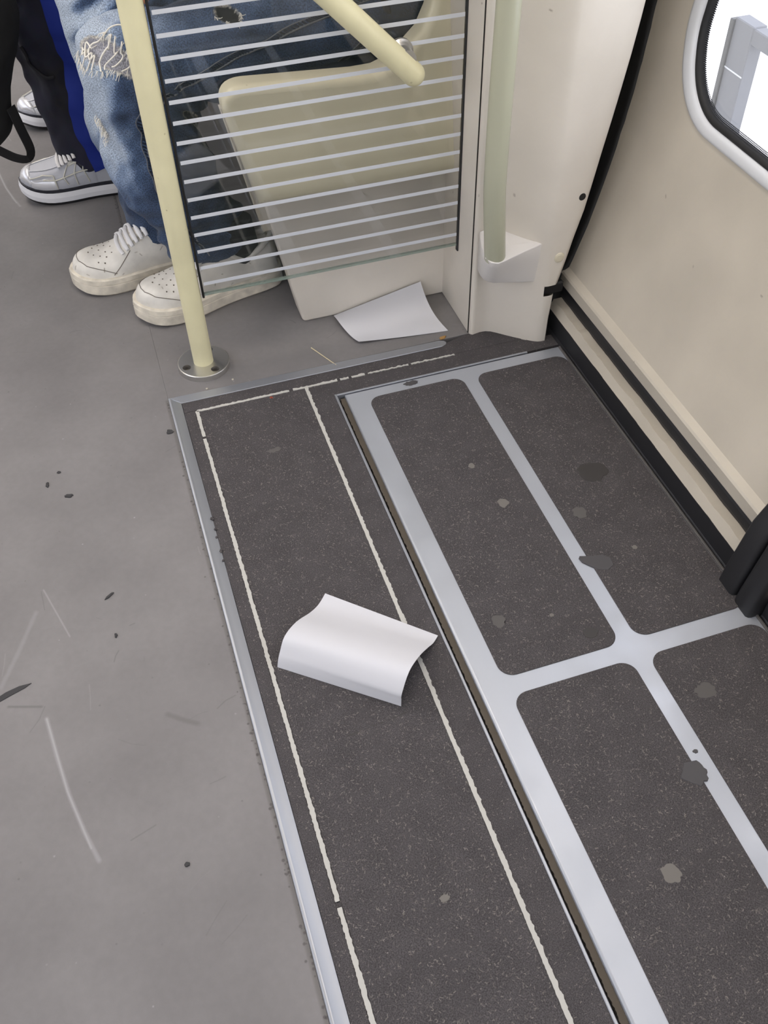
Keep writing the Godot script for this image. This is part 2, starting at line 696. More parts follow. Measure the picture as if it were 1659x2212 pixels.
	mat("grey_post", Color8(118, 120, 126), 0.6)
	mat("grey_post_dark", Color8(96, 97, 98), 0.7)
	mat("seat_fabric", Color8(34, 40, 58), 0.95)
	# cloth
	var W := 256
	var tw := Image.create(W, W, false, Image.FORMAT_RGB8)
	var nn := noise_image(W, 0.06, 3, 51)
	for y in W:
		for x in W:
			var k := 0.86 + 0.12 * sin((x + y) * TAU / 8.0) + (nn.get_pixel(x, y).r - 0.5) * 0.7
			tw.set_pixel(x, y, Color(k, k, k))
	m = mat("denim", Color.WHITE, 0.9)
	m.vertex_color_use_as_albedo = true
	world_map(m, ImageTexture.create_from_image(tw), 0.05)
	m.rim_enabled = true
	m.rim = 0.15
	m = mat("cloth", Color.WHITE, 0.85)
	m.vertex_color_use_as_albedo = true
	mat("denim_dark", Color8(26, 36, 56), 0.9)
	mat("navy", Color8(20, 22, 36), 0.8)
	mat("royal_blue", Color8(14, 42, 138), 0.75)
	mat("charcoal", Color8(33, 33, 38), 0.85)
	mat("webbing", Color8(22, 22, 24), 0.8)
	m = mat("skin", Color8(176, 122, 92), 0.55)
	m.subsurf_scatter_enabled = true
	m.subsurf_scatter_strength = 0.08
	mat("hair", Color8(26, 20, 17), 0.6)
	mat("eye", Color8(232, 230, 226), 0.25)
	mat("iris", Color8(48, 32, 22), 0.25)
	mat("lips", Color8(150, 88, 78), 0.5)
	mat("thread", Color8(232, 228, 218), 0.9)
	mat("stitch", Color8(112, 114, 120), 0.9)
	m = mat("white_leather", Color.WHITE, 0.5)
	cr = Canvas.new(256, Color8(226, 222, 214), [[noise_image(256, 0.012, 5, 61), 0.14]])
	for i in 24:
		var c3 := Vector2(rng.randf() * 256, rng.randf() * 256)
		cr.stroke([c3, c3 + Vector2.from_angle(rng.randf() * TAU) * rng.randf_range(2, 12)], 1.2, Color8(120, 112, 98), rng.randf_range(0.15, 0.4))
	world_map(m, cr.texture(), 0.2)
	m = mat("dirty_sole", Color.WHITE, 0.65)
	cr = Canvas.new(256, Color8(222, 214, 198), [[noise_image(256, 0.02, 5, 62), 0.22]])
	world_map(m, cr.texture(), 0.2)
	mat("lace", Color8(232, 231, 232), 0.85)
	mat("seam", Color8(120, 112, 102), 0.9)
	mat("silver", Color8(218, 219, 224), 0.3, 0.4)
	mat("silver_mesh", Color8(186, 188, 196), 0.55, 0.15)
	mat("pale_overlay", Color8(212, 210, 200), 0.4, 0.3)
	mat("midsole", Color8(232, 232, 236), 0.6)
	mat("dark_print", Color8(24, 26, 38), 0.5)
	mat("tar", Color8(72, 70, 72), 0.6)
	mat("gum_dark", Color8(54, 51, 50), 0.6)
	mat("gum_grey", Color8(88, 85, 83), 0.8)
	mat("gum_pale", Color8(114, 110, 105), 0.8)
	mat("crumb_orange", Color8(168, 130, 78), 0.9)
	mat("crumb_red", Color8(150, 72, 52), 0.8)
	mat("crumb_dark", Color8(62, 61, 62), 0.85)
	mat("crumb_pale", Color8(190, 184, 170), 0.85)
	m = mat("lamp", Color.WHITE, 0.5)
	m.emission_enabled = true
	m.emission = Color(1.0, 0.97, 0.92)
	m.emission_energy_multiplier = 1.2

func _ready() -> void:
	# ---- camera
	var cam := Camera3D.new()
	cam.name = "camera"
	add_child(cam)
	cam.transform = Transform3D(Basis(Vector3(0.95080774, -0.02123676, 0.30905281), Vector3(0.24194697, 0.6739398, -0.69804499), Vector3(-0.19345878, 0.73848097, 0.64592535)), Vector3(0, 1.1, 0))
	cam.fov = 57.204
	cam.near = 0.03
	cam.current = true
	# ---- sky and exposure
	var we := WorldEnvironment.new()
	we.name = "environment"
	var env := Environment.new()
	var sky := Sky.new()
	var sm := ProceduralSkyMaterial.new()
	sm.sky_top_color = Color(0.92, 0.94, 1.0)
	sm.sky_horizon_color = Color(1.0, 0.99, 0.98)
	sm.ground_bottom_color = Color(0.75, 0.75, 0.75)
	sm.ground_horizon_color = Color(0.95, 0.95, 0.95)
	sm.energy_multiplier = 2.8
	sky.sky_material = sm
	env.background_mode = Environment.BG_SKY
	env.sky = sky
	env.tonemap_mode = Environment.TONE_MAPPER_LINEAR
	env.tonemap_exposure = 1.13
	env.sdfgi_enabled = true
	env.ssao_enabled = true
	env.ssil_enabled = true
	we.environment = env
	add_child(we)
	make_materials()
	shell()
	floor_pieces()
	step_plate()
	door_leaf(1, -1.40, -0.680, -1.274, -0.755)
	door_leaf(2, -0.594, 0.10, -0.52, -0.05)
	door_seals()
	pillar(1, 0.0, 1.0)
	pillar(2, -1.30, -1.0)
	side_post()
	seat()
	grab_pole()
	partition()
	handrails()
	passenger_a()
	passenger_b()
	backpack()
	litter()
	outside()

# ---------------------------------------------------------------- the car round the doors
func shell() -> void:
	# vinyl floor, left open where the mat and plate lie
	var st := new_st()
	add_box(st, Vector3(-0.8717, -0.03, -1.5), Vector3(1.7566, 0.06, 9.0), 0.0005)
	add_box(st, Vector3(0.4633, -0.03, -3.6745), Vector3(0.9134, 0.06, 4.651), 0.0005)
	add_box(st, Vector3(0.4433, -0.03, 1.5245), Vector3(0.8734, 0.06, 2.951), 0.0005)
	struct("floor", done(st), M.vinyl)
	struct("trim_3", box_mesh(Vector3(0.45, -0.04, -0.65), Vector3(0.90, 0.055, 1.41), 0.0005), M.groove)
	struct("ceiling", box_mesh(Vector3(-0.45, 2.28, -1.5), Vector3(2.8, 0.06, 9.1), 0.001), M.ceiling)
	# right side, beyond the doors and behind the camera
	st = new_st()
	for s in [[-6.0, -1.40], [0.10, 3.0]]:
		var zc: float = (s[0] + s[1]) * 0.5
		var zl: float = s[1] - s[0]
		add_box(st, Vector3(0.945, 0.46, zc), Vector3(0.06, 0.98, zl))
		add_box(st, Vector3(0.945, 2.08, zc), Vector3(0.06, 0.40, zl))
		for k in 3:
			add_box(st, Vector3(0.945, 1.4, lerpf(s[0] + 0.04, s[1] - 0.04, k / 2.0)), Vector3(0.06, 1.0, 0.09))
	add_box(st, Vector3(0.90, 2.16, -0.65), Vector3(0.15, 0.24, 1.56))
	struct("wall_right", done(st), M.wall)
	var panes := new_st()
	for s in [[-6.0, -1.40], [0.10, 3.0]]:
		add_box(panes, Vector3(0.945, 1.415, (s[0] + s[1]) * 0.5), Vector3(0.006, 0.95, s[1] - s[0] - 0.1), 0.0005)
	struct("window_1", done(panes), M.window_glass)
	# opposite side: long windows
	st = new_st()
	add_box(st, Vector3(-1.72, 0.40, -1.5), Vector3(0.06, 0.86, 9.0))
	add_box(st, Vector3(-1.72, 2.03, -1.5), Vector3(0.06, 0.50, 9.0))
	for k in 8:
		add_box(st, Vector3(-1.72, 1.4, -5.9 + 8.8 * k / 7.0), Vector3(0.06, 1.05, 0.10 if k < 4 else 0.08))
	struct("wall_left", done(st), M.wall)
	struct("window_2", box_mesh(Vector3(-1.72, 1.385, -1.5), Vector3(0.006, 1.03, 8.9), 0.0005), M.window_glass)
	struct("wall_back", box_mesh(Vector3(-0.42, 1.1, -6.0), Vector3(2.66, 2.35, 0.06)), M.wall)
	st = new_st()
	add_box(st, Vector3(-0.42, 0.16, 1.2), Vector3(2.66, 0.42, 0.06))
	add_box(st, Vector3(-0.42, 2.20, 1.2), Vector3(2.66, 0.16, 0.06))
	for x in [-1.70, -0.42, 0.86]:
		add_box(st, Vector3(x, 1.25, 1.2), Vector3(0.10 if x != -0.42 else 0.06, 1.8, 0.06))
	struct("wall_front", done(st), M.wall)
	struct("window_3", box_mesh(Vector3(-0.42, 1.25, 1.2), Vector3(2.5, 1.76, 0.006), 0.0005), M.window_glass)
	# lamp strips: a long one over the aisle, a short one over the doorway
	for k in 2:
		var len: float = [3.8, 1.5][k]
		var o := thing("ceiling_light", ["long white lamp strip along the ceiling above the aisle", "short white lamp strip on the ceiling above the doorway"][k], "lamp", [Vector3(-0.75, 2.25, -3.3), Vector3(0.36, 2.25, -1.05)][k])
		put("housing", box_mesh(Vector3(0, -0.012, 0), Vector3(0.20, 0.024, len), 0.004), M.white_plastic, o)
		put("diffuser", box_mesh(Vector3(0, -0.027, 0), Vector3(0.15, 0.006, len - 0.1), 0.002), M.lamp, o)
		var l := AreaLight3D.new()
		l.name = "lamp_light"
		l.area_size = Vector2(0.15, len - 0.1)
		l.light_color = Color(1.0, 0.96, 0.92)
		l.light_energy = [3.0, 1.1][k]
		l.area_normalize_energy = true
		l.area_range = 12.0
		l.area_attenuation = 2.0
		l.shadow_enabled = true
		l.rotation = Vector3(-PI / 2, 0, 0)
		l.position = Vector3(0, -0.035, 0)
		o.add_child(l)

const FX := 0.0066   # outer edge of the aluminium trim
const ZB := -1.349

func floor_pieces() -> void:
	# aluminium edge trim, mitred at the corner
	struct("trim_4", profile_strip(PackedVector2Array([Vector2(FX, ZB), Vector2(FX, 0.06)]), PackedVector2Array([Vector2(FX + 0.0205, ZB + 0.0205), Vector2(FX + 0.0205, 0.06)]), 0.0045), M.aluminium)
	var st := new_st()
	var poly := PackedVector2Array([Vector2(FX + 0.0005, ZB - 0.0002), Vector2(0.522, ZB + 0.0035), Vector2(0.531, ZB + 0.007), Vector2(0.534, ZB + 0.0125), Vector2(0.531, ZB + 0.018), Vector2(0.522, ZB + 0.0225), Vector2(FX + 0.021, ZB + 0.0205)])
	add_plate(st, poly, -0.01, 0.002, 0.0008)
	struct("trim_5", done(st), M.aluminium)
	struct("trim_8", box_mesh(Vector3(0.37, 0.0, 0.054), Vector3(0.727, 0.005, 0.016), 0.001), M.aluminium)
	# the dark anti-slip covering
	var o := thing("entrance_mat", "dark anti-slip floor covering at the door, in strips divided by pale sealant lines", "floor mat", Vector3(0.15, 0, -0.65))
	var off := -Vector2(0.15, -0.65)
	var sh := func(p: PackedVector2Array) -> PackedVector2Array:
		var q := PackedVector2Array()
		for v in p:
			q.append(v + off)
		return q
	var zf := 0.06
	put("border_strip", plate(sh.call(jag_left()), -0.012, 0.0012, 0.0004), M.grit_fine, o)
	put("border_strip", plate(sh.call(PackedVector2Array([Vector2(0.0275, -1.3280), Vector2(0.52, -1.3260), Vector2(0.536, -1.336), Vector2(0.575, -1.346), Vector2(0.72, -1.346), Vector2(0.72, -1.2985), Vector2(0.0275, -1.3015)])), -0.012, 0.0012, 0.0003), M.grit_fine, o)
	put("panel", plate(sh.call(rect(0.0535, -1.2955, 0.2455, zf)), -0.012, 0.0014, 0.0005), M.grit, o)
	put("inner_strip", plate(sh.call(PackedVector2Array([Vector2(0.2515, -1.2945), Vector2(0.73, -1.2925), Vector2(0.73, -1.2595), Vector2(0.2915, -1.2595), Vector2(0.2915, zf), Vector2(0.2515, zf)])), -0.012, 0.0012, 0.0003), M.grit_fine, o)
	put("backing", plate(sh.call(rect(0.0275, -1.3280, 0.2915, zf)), -0.011, 0.0004, 0.0), M.grit_fine, o)
	put("backing", plate(sh.call(rect(0.2915, -1.3280, 0.72, -1.2600)), -0.011, 0.0004, 0.0), M.grit_fine, o)
	# sealant lines
	var a := Vector2(0.0498, -1.2985) + off
	put("sealant_line", ragged(a, Vector2(0.0502, zf) + off, 0.0056, 0.0012, 0.0012, 3, -0.002, 0.0020, 0.006), M.joint, o)
	put("sealant_line", ragged(a, Vector2(0.36, -1.2975) + off, 0.0050, 0.0012, 0.0018, 4, -0.002, 0.0020, 0.01), M.joint, o)
	put("sealant_line", ragged(Vector2(0.366, -1.2975) + off, Vector2(0.535, -1.2965) + off, 0.0030, 0.002, 0.002, 5, -0.002, 0.0020, 0.05), M.joint, o)
	put("sealant_line", ragged(Vector2(0.2487, -1.2955) + off, Vector2(0.2488, zf) + off, 0.0060, 0.0007, 0.0015, 6, -0.002, 0.0022, 0.0), M.joint, o)
	# bright angle along the edge of the recess
	put("edge_angle", plate(sh.call(rect(0.2915, -1.2595, 0.2955, zf)), -0.014, 0.0030, 0.0008), M.aluminium, o)
	put("edge_angle", plate(sh.call(rect(0.2955, -1.2595, 0.665, -1.2555)), -0.014, 0.0030, 0.0008), M.aluminium, o)
	# chips of the dark covering that have crept over the trim
	for k in [[0.0262, -1.035, 0.004], [0.0272, -1.012, 0.003], [0.0255, -0.995, 0.0022], [0.0265, -0.965, 0.003], [0.0258, -0.945, 0.0022]]:
		put("chip", plate(sh.call(blob(Vector2(k[0], k[1]), k[2] * 0.7, k[2], int(k[1] * -1000), 0.5, 14)), 0.0, 0.0034, 0.0002), M.grit_fine, o)
	# seam across the wide panel
	put("panel_seam", ragged(Vector2(0.118, -0.600) + off, Vector2(0.243, -0.613) + off, 0.0018, 0.002, 0.002, 8, 0.0, 0.0016, 0.15), M.gum_dark, o)
	var n := 0
	for g in [[0.155, -1.155, 0.012, 0.005], [0.169, -0.365, 0.006, 0.005]]:
		put("gum_spot", plate(sh.call(blob(Vector2(g[0], g[1]), g[2], g[3], 90 + n, 0.5)), 0.0, 0.0018, 0.0003), M.gum_grey if n == 0 else M.gum_pale, o)
		n += 1

func jag_left() -> PackedVector2Array:
	var nz := FastNoiseLite.new()
	nz.seed = 15
	nz.frequency = 30.0
	nz.fractal_octaves = 3
	var p := PackedVector2Array()
	p.append(Vector2(0.0275, -1.3010))
	p.append(Vector2(0.0466, -1.3010))
	p.append(Vector2(0.0470, 0.06))
	var z := 0.06
	while z > -1.293:
		var bite := smoothstep(-1.06, -1.02, z) * (1.0 - smoothstep(-0.93, -0.90, z))
		p.append(Vector2(0.0275 + 0.0006 * nz.get_noise_1d(z) - bite * 0.0022 * (0.6 + nz.get_noise_1d(z * 2.0)), z))
		z -= 0.004 if bite > 0.0 else 0.02
	return p

# a strip with a rounded outer edge and a flat top, between two parallel lines
func profile_strip(outer: PackedVector2Array, inner: PackedVector2Array, top: float) -> ArrayMesh:
	var prof := [[0.0, -0.01], [0.0, 0.0010], [0.03, 0.0020], [0.08, 0.0026], [0.20, 0.0029], [0.25, 0.0026], [0.28, 0.0021], [0.97, 0.0020], [1.0, 0.0016], [1.0, -0.01]]
	var rings := []
	for q in prof:
		var r := PackedVector3Array()
		for i in outer.size():
			var v := outer[i].lerp(inner[i], q[0])
			r.append(Vector3(v.x, q[1], v.y))
		rings.append(r)
	var st := new_st()
	add_loft(st, rings, false, false, 1)
	return done(st)

func step_plate() -> void:
	var c := Vector3(0.52, 0, -0.65)
	var o := thing("step_plate", "brushed steel step plate with dark grip pads in front of the door", "step plate", c)
	var off := Vector2(-c.x, -c.z)
	var sh := func(p: PackedVector2Array) -> PackedVector2Array:
		var q := PackedVector2Array()
		for v in p:
			q.append(v + off)
		return q
	var st := new_st()
	add_round_plate(st, sh.call(rect(0.3085, -1.2530, 0.7285, 0.046)), -0.006, 0.0030, 0.0035, 4)
	put("plate", done(st), M.steel, o)
	put("groove_dirt", ragged(Vector2(0.3045, -1.252) + off, Vector2(0.3045, 0.05) + off, 0.0095, 0.0016, 0.003, 41, -0.014, -0.0045), M.dirt, o)
	put("edge_strip", box_mesh(Vector3(0.7265, 0.003, -0.65) - c, Vector3(0.004, 0.006, 1.2), 0.001), M.gum_grey, o)
	# pads: left column x .345-.5225, right column x .548-.7235; rows meet at the cross bar
	var pads := [[0.3455, -1.2285, 0.5225, -0.6155], [0.5480, -1.2255, 0.7235, -0.6165], [0.3455, -0.5870, 0.5225, 0.022], [0.5480, -0.5860, 0.7235, 0.022]]
	var made := []
	for p in pads:
		made.append(put("grip_pad", plate(sh.call(round_rect(p[0], p[1], p[2], p[3], 0.021, 8)), 0.0, 0.0046, 0.0007), M.grit, o))
	var k := 0
	for g in [[0, 0.472, -0.915, 0.0085, 0.0095, M.gum_pale], [1, 0.636, -0.933, 0.024, 0.022, M.gum_dark], [1, 0.577, -0.856, 0.0115, 0.012, M.gum_grey], [0, 0.376, -0.705, 0.010, 0.0115, M.gum_grey], [3, 0.592, -0.510, 0.015, 0.012, M.gum_grey], [2, 0.427, -0.308, 0.0115, 0.012, M.gum_pale], [0, 0.491, -0.645, 0.011, 0.0085, M.gum_dark], [0, 0.455, -1.009, 0.005, 0.006, M.gum_pale], [0, 0.452, -0.690, 0.0035, 0.003, M.gum_pale], [1, 0.624, -0.765, 0.004, 0.004, M.gum_pale]]:
		put("gum_spot", plate(sh.call(blob(Vector2(g[1], g[2]), g[3], g[4], 60 + k, 0.22)), 0.003, 0.0051, 0.0003), g[5], made[g[0]])
		k += 1
	# dark tarry spots that reach over the steel
	put("tar_spot", plate(sh.call(PackedVector2Array([Vector2(0.5345, -0.7725), Vector2(0.5375, -0.7760), Vector2(0.545, -0.7735), Vector2(0.556, -0.770), Vector2(0.570, -0.768), Vector2(0.580, -0.758), Vector2(0.578, -0.744), Vector2(0.566, -0.738), Vector2(0.552, -0.744), Vector2(0.542, -0.756), Vector2(0.536, -0.764)])), 0.002, 0.0054, 0.0006), M.tar, o)
	put("tar_spot", plate(sh.call(blob(Vector2(0.518, -0.410), 0.0165, 0.0165, 88, 0.2)), 0.002, 0.0054, 0.0006), M.tar, o)
	put("tar_spot", plate(sh.call(blob(Vector2(0.535, -0.437), 0.0036, 0.0025, 89, 0.4)), 0.002, 0.0035, 0.0002), M.tar, o)
	put("tar_spot", plate(sh.call(blob(Vector2(0.430, -1.2425), 0.013, 0.006, 90, 0.3)), 0.002, 0.0035, 0.0002), M.tar, o)

func add_round_plate(st: SurfaceTool, poly: PackedVector2Array, y0: float, y1: float, r: float, steps := 4, group := 1) -> void:
	var n := poly.size()
	if Geometry2D.is_polygon_clockwise(poly):
		poly.reverse()
	var nor := PackedVector2Array()
	for i in n:
		var d1 := (poly[i] - poly[(i + n - 1) % n]).normalized()
		var d2 := (poly[(i + 1) % n] - poly[i]).normalized()
		var nn := Vector2(-d1.y, d1.x) + Vector2(-d2.y, d2.x)
		nor.append(nn / maxf(nn.length_squared() * 0.5, 0.3))
	var rings := []
	var first := PackedVector3Array()
	for p in poly:
		first.append(Vector3(p.x, y0, p.y))
	rings.append(first)
	var last := PackedVector2Array()
	for k in steps + 1:
		var a := PI * 0.5 * k / steps
		var ring := PackedVector3Array()
		last.clear()
		for i in n:
			var p := poly[i] + nor[i] * r * (1.0 - cos(a))
			last.append(p)
			ring.append(Vector3(p.x, y1 - r + r * sin(a), p.y))
		rings.append(ring)
	add_loft(st, rings, true, false, group)
	st.set_smooth_group(-1)
	var idx := Geometry2D.triangulate_polygon(last)
	for k in range(0, idx.size(), 3):
		var q := [last[idx[k]], last[idx[k + 1]], last[idx[k + 2]]]
		if (q[1] - q[0]).cross(q[2] - q[0]) < 0:
			q = [q[0], q[2], q[1]]
		tri(st, Vector3(q[0].x, y1, q[0].y), Vector3(q[1].x, y1, q[1].y), Vector3(q[2].x, y1, q[2].y))

# panel standing in a plane across the car: polygon in (x, y), front face at z1
func standing(poly: PackedVector2Array, z0: float, z1: float, r: float, steps := 4) -> ArrayMesh:
	var flat := PackedVector2Array()
	for p in poly:
		flat.append(Vector2(p.x, -p.y))
	var st := new_st()
	add_round_plate(st, flat, z0, z1, r, steps)
	st.generate_normals()
	var m := st.commit()
	var s2 := SurfaceTool.new()
	s2.append_from(m, 0, Transform3D(Basis(Vector3.RIGHT, PI / 2), Vector3.ZERO))
	return s2.commit()

func round_corner(p: Vector2, a: Vector2, b: Vector2, r: float, n := 7) -> PackedVector2Array:
	var o := PackedVector2Array()
	var da := p + (a - p).normalized() * r
	var db := p + (b - p).normalized() * r
	for i in n + 1:
		var t := float(i) / n
		o.append(da.lerp(p, t).lerp(p.lerp(db, t), t))
	return o

func door_seals() -> void:
	# the two rubber edge profiles where the door leaves meet
	var o := Node3D.new()
	o.name = "trim_6"
	add_child(o)
	o.set_meta("kind", "structure")
	for k in 2:
		var z := -0.657 if k == 0 else -0.612
		var rings := []
		for y in [0.0, 0.03, 0.06, 0.1, 0.123, 0.2, 0.36, 0.54, 0.7, 0.9, 1.2, 1.6, 2.0]:
			var x := leaf_x(y) - lerpf(0.042, 0.012, clampf((y - 0.02) / 0.30, 0, 1))
			var s := 1.0 if k == 0 else -1.0
			var r := PackedVector3Array()
			for q in [[0.004, -0.0165], [0.0, -0.0155], [-0.003, -0.012], [-0.0035, 0.014], [-0.001, 0.019], [0.004, 0.0205], [0.04, 0.0205], [0.04, -0.0165]]:
				r.append(Vector3(x + q[0], y, z + q[1] * s))
			rings.append(r)
		put("edge_seal", loft(rings), M.rubber, o)
	put("edge_rail", loft([PackedVector3Array([Vector3(0.741, 0.052, -0.684), Vector3(0.741, 0.052, -0.676), Vector3(0.78, 0.052, -0.676), Vector3(0.78, 0.052, -0.684)]), PackedVector3Array([Vector3(0.784, 0.20, -0.684), Vector3(0.784, 0.20, -0.676), Vector3(0.82, 0.20, -0.676), Vector3(0.82, 0.20, -0.684)]), PackedVector3Array([Vector3(0.852, 0.44, -0.684), Vector3(0.852, 0.44, -0.676), Vector3(0.88, 0.44, -0.676), Vector3(0.88, 0.44, -0.684)])]), M.beige, o)
	# dark weather strip between the far leaf edge and the pillar
	var rings := []
	for y in [0.0, 0.05, 0.09, 0.14, 0.2, 0.28, 0.36, 0.44, 0.54, 0.64, 0.9, 1.2, 1.6, 2.0]:
		var x := leaf_x(y) - 0.006 if y > 0.12 else 0.735
		var zs := lerpf(-1.322, -1.368, clampf((y - 0.17) / 0.38, 0, 1))
		rings.append(PackedVector3Array([Vector3(x, y, -1.42), Vector3(x, y, zs - 0.006), Vector3(x + 0.005, y, zs), Vector3(x + 0.03, y, zs), Vector3(x + 0.03, y, -1.42)]))
	put("weather_strip", loft(rings), M.black, o)
	var slot := put("slot_rubber", box_mesh(Vector3(0.7165, 0.1122, -1.301), Vector3(0.042, 0.0225, 0.035), 0.003), M.black, o)
	slot.rotation = Vector3.ZERO

func side_post() -> void:
	# upright post between the partition and the door pillar
	var o := Node3D.new()
	o.name = "trim_7"
	add_child(o)
	o.set_meta("kind", "structure")
	put("post", box_mesh(Vector3(0.6435, 1.1, -1.4225), Vector3(0.121, 2.2, 0.141), 0.002), M.cover, o)
	put("seam_line", box_mesh(Vector3(0.5845, 1.1, -1.3522), Vector3(0.003, 2.2, 0.0022), 0.0003), M.groove, o)
	put("glazing_channel", box_mesh(Vector3(0.5822, 1.17, -1.4195), Vector3(0.0035, 2.06, 0.0085), 0.0008), M.rubber, o)

func seat() -> void:
	var o := thing("bench_seat", "cream moulded bench seat end with a paler skirting box below, behind the glass", "seat", Vector3(0.4, 0, -1.55))
	var d := Vector2(-0.4, 0)
	var mv := func(p: PackedVector2Array) -> PackedVector2Array:
		var q := PackedVector2Array()
		for v in p:
			q.append(v + d)
		return q
	var up := PackedVector2Array([Vector2(0.2325, 0.281)])
	up.append_array(round_corner(Vector2(0.190, 0.471), Vector2(0.2325, 0.281), Vector2(0.47, 0.459), 0.05, 9))
	for q in [[0.42, 0.458], [0.455, 0.4585], [0.48, 0.466], [0.505, 0.482], [0.535, 0.506], [0.552, 0.535], [0.562, 0.565], [0.575, 0.64], [0.587, 0.75], [0.615, 0.95], [0.80, 0.95], [0.80, 0.279]]:
		up.append(Vector2(q[0], q[1]))
	var tilt := SurfaceTool.new()
	tilt.append_from(standing(mv.call(up), 0.060, 0.1005, 0.014, 6), 0, Transform3D(Basis(Vector3(1, 0, 0), Vector3(0, 1, -0.16), Vector3(0, 0, 1)), Vector3(0, 0, 0.28 * 0.16)))
	put("seat_shell", tilt.commit(), M.seat_shell, o)
	var low := PackedVector2Array([Vector2(0.60, 0.0), Vector2(0.60, 0.33), Vector2(0.232, 0.33), Vector2(0.2475, 0.257)])
	low.append_array(round_corner(Vector2(0.2945, 0.0), Vector2(0.2475, 0.257), Vector2(0.60, 0.0), 0.008, 4))
	put("skirting_box", standing(mv.call(low), 0.01, 0.0592, 0.004, 3), M.cover, o)
	# dark slot and a pale trim strip behind the end panel
	put("edge_rubber", standing(mv.call(PackedVector2Array([Vector2(0.36, 0.286), Vector2(0.36, 0.45), Vector2(0.206, 0.445), Vector2(0.2360, 0.286)])), 0.046, 0.0685, 0.001, 1), M.black, o)
	put("trim_strip", standing(mv.call(PackedVector2Array([Vector2(0.30, 0.20), Vector2(0.34, 0.43), Vector2(0.197, 0.43), Vector2(0.228, 0.27), Vector2(0.241, 0.20)])), 0.030, 0.046, 0.002, 2), M.beige, o)
	put("edge_rubber", standing(mv.call(PackedVector2Array([Vector2(0.36, 0.0), Vector2(0.36, 0.33), Vector2(0.236, 0.33), Vector2(0.2515, 0.257), Vector2(0.2985, 0.0)])), -0.004, 0.0115, 0.001, 1), M.black, o)
	put("kick_panel", loft([PackedVector3Array([Vector3(-0.05, 0, 0.03), Vector3(0.2, 0, 0.03), Vector3(0.2, 0, -3.2), Vector3(-0.05, 0, -3.2)]), PackedVector3Array([Vector3(-0.08, 0.4, 0.03), Vector3(0.2, 0.4, 0.03), Vector3(0.2, 0.4, -3.2), Vector3(-0.08, 0.4, -3.2)])]), M.charcoal, o)
	var sec := PackedVector2Array([Vector2(-0.185, 0.415), Vector2(-0.192, 0.432), Vector2(-0.18, 0.442), Vector2(0.05, 0.432), Vector2(0.10, 0.44), Vector2(0.15, 0.48), Vector2(0.185, 0.56), Vector2(0.22, 0.75), Vector2(0.25, 0.95), Vector2(0.40, 0.95), Vector2(0.40, 0.40)])
	put("seat_pan", extrude_z(sec, -3.2, -0.03), M.seat_fabric, o)

func grab_pole() -> void:
	var o := thing("grab_pole", "cream upright grab pole bolted to the floor by a round steel flange", "pole", Vector3(0.0865, 0, -1.423))
	put("tube", tube(PackedVector3Array([Vector3(0, 0.004, 0), Vector3(0, 0.5, 0), Vector3(0, 1.2, 0), Vector3(0, 2.25, 0)]), 0.0182, -1.0, 32), M.cream, o)
	# flange: a disc with three bolt holes
	var cg := CSGCombiner3D.new()
	var disc := CSGPolygon3D.new()
	disc.mode = CSGPolygon3D.MODE_SPIN
	disc.spin_sides = 64
	disc.polygon = PackedVector2Array([Vector2(0.0, 0.0), Vector2(0.0, 0.011), Vector2(0.0462, 0.011), Vector2(0.0472, 0.0107), Vector2(0.0478, 0.0100), Vector2(0.048, 0.0)])
	cg.add_child(disc)
	for q in [[0.0535, -1.4135], [0.1025, -1.3925], [0.1015, -1.4535]]:
		var h := CSGCylinder3D.new()
		h.radius = 0.0078
		h.height = 0.05
		h.sides = 24
		h.operation = CSGShape3D.OPERATION_SUBTRACTION
		h.position = Vector3(q[0] - 0.0865, 0.01, q[1] + 1.423)
		cg.add_child(h)
	cg.name = "flange"
	cg.material_override = M.polished
	o.add_child(cg)
	for q in [[0.0535, -1.4135], [0.1025, -1.3925], [0.1015, -1.4535]]:
		put("bolt", box_mesh(Vector3(q[0] - 0.0865, 0.002, q[1] + 1.423), Vector3(0.0085, 0.004, 0.0085), 0.001), M.dirt, o)

func partition() -> void:
	var o := thing("glass_partition", "tinted glass partition with rows of thin frosted stripes between pole and door post", "partition", Vector3(0.345, 0.15, -1.42))
	var at := o.position
	put("pane", box_mesh(Vector3(0.345, 0.985, -1.42) - at, Vector3(0.469, 1.66, 0.006), 0.0003), M.glass, o)
	put("pane_edge", box_mesh(Vector3(0.345, 0.1535, -1.42) - at, Vector3(0.469, 0.004, 0.0062), 0.0005), M.glass_edge, o)
	put("edge_seal", box_mesh(Vector3(0.1085, 0.98, -1.42) - at, Vector3(0.0036, 1.665, 0.0085), 0.001), M.black, o)
	var bar := box_mesh(Vector3.ZERO, Vector3(0.466, 0.0062, 0.0006), 0.0001)
	for i in 46:
		var y := 0.1755 + 0.03135 * i
		var s := put("frosted_stripe", bar, M.stripe, o)
		s.position = Vector3(0.3455, y, -1.4166) - at

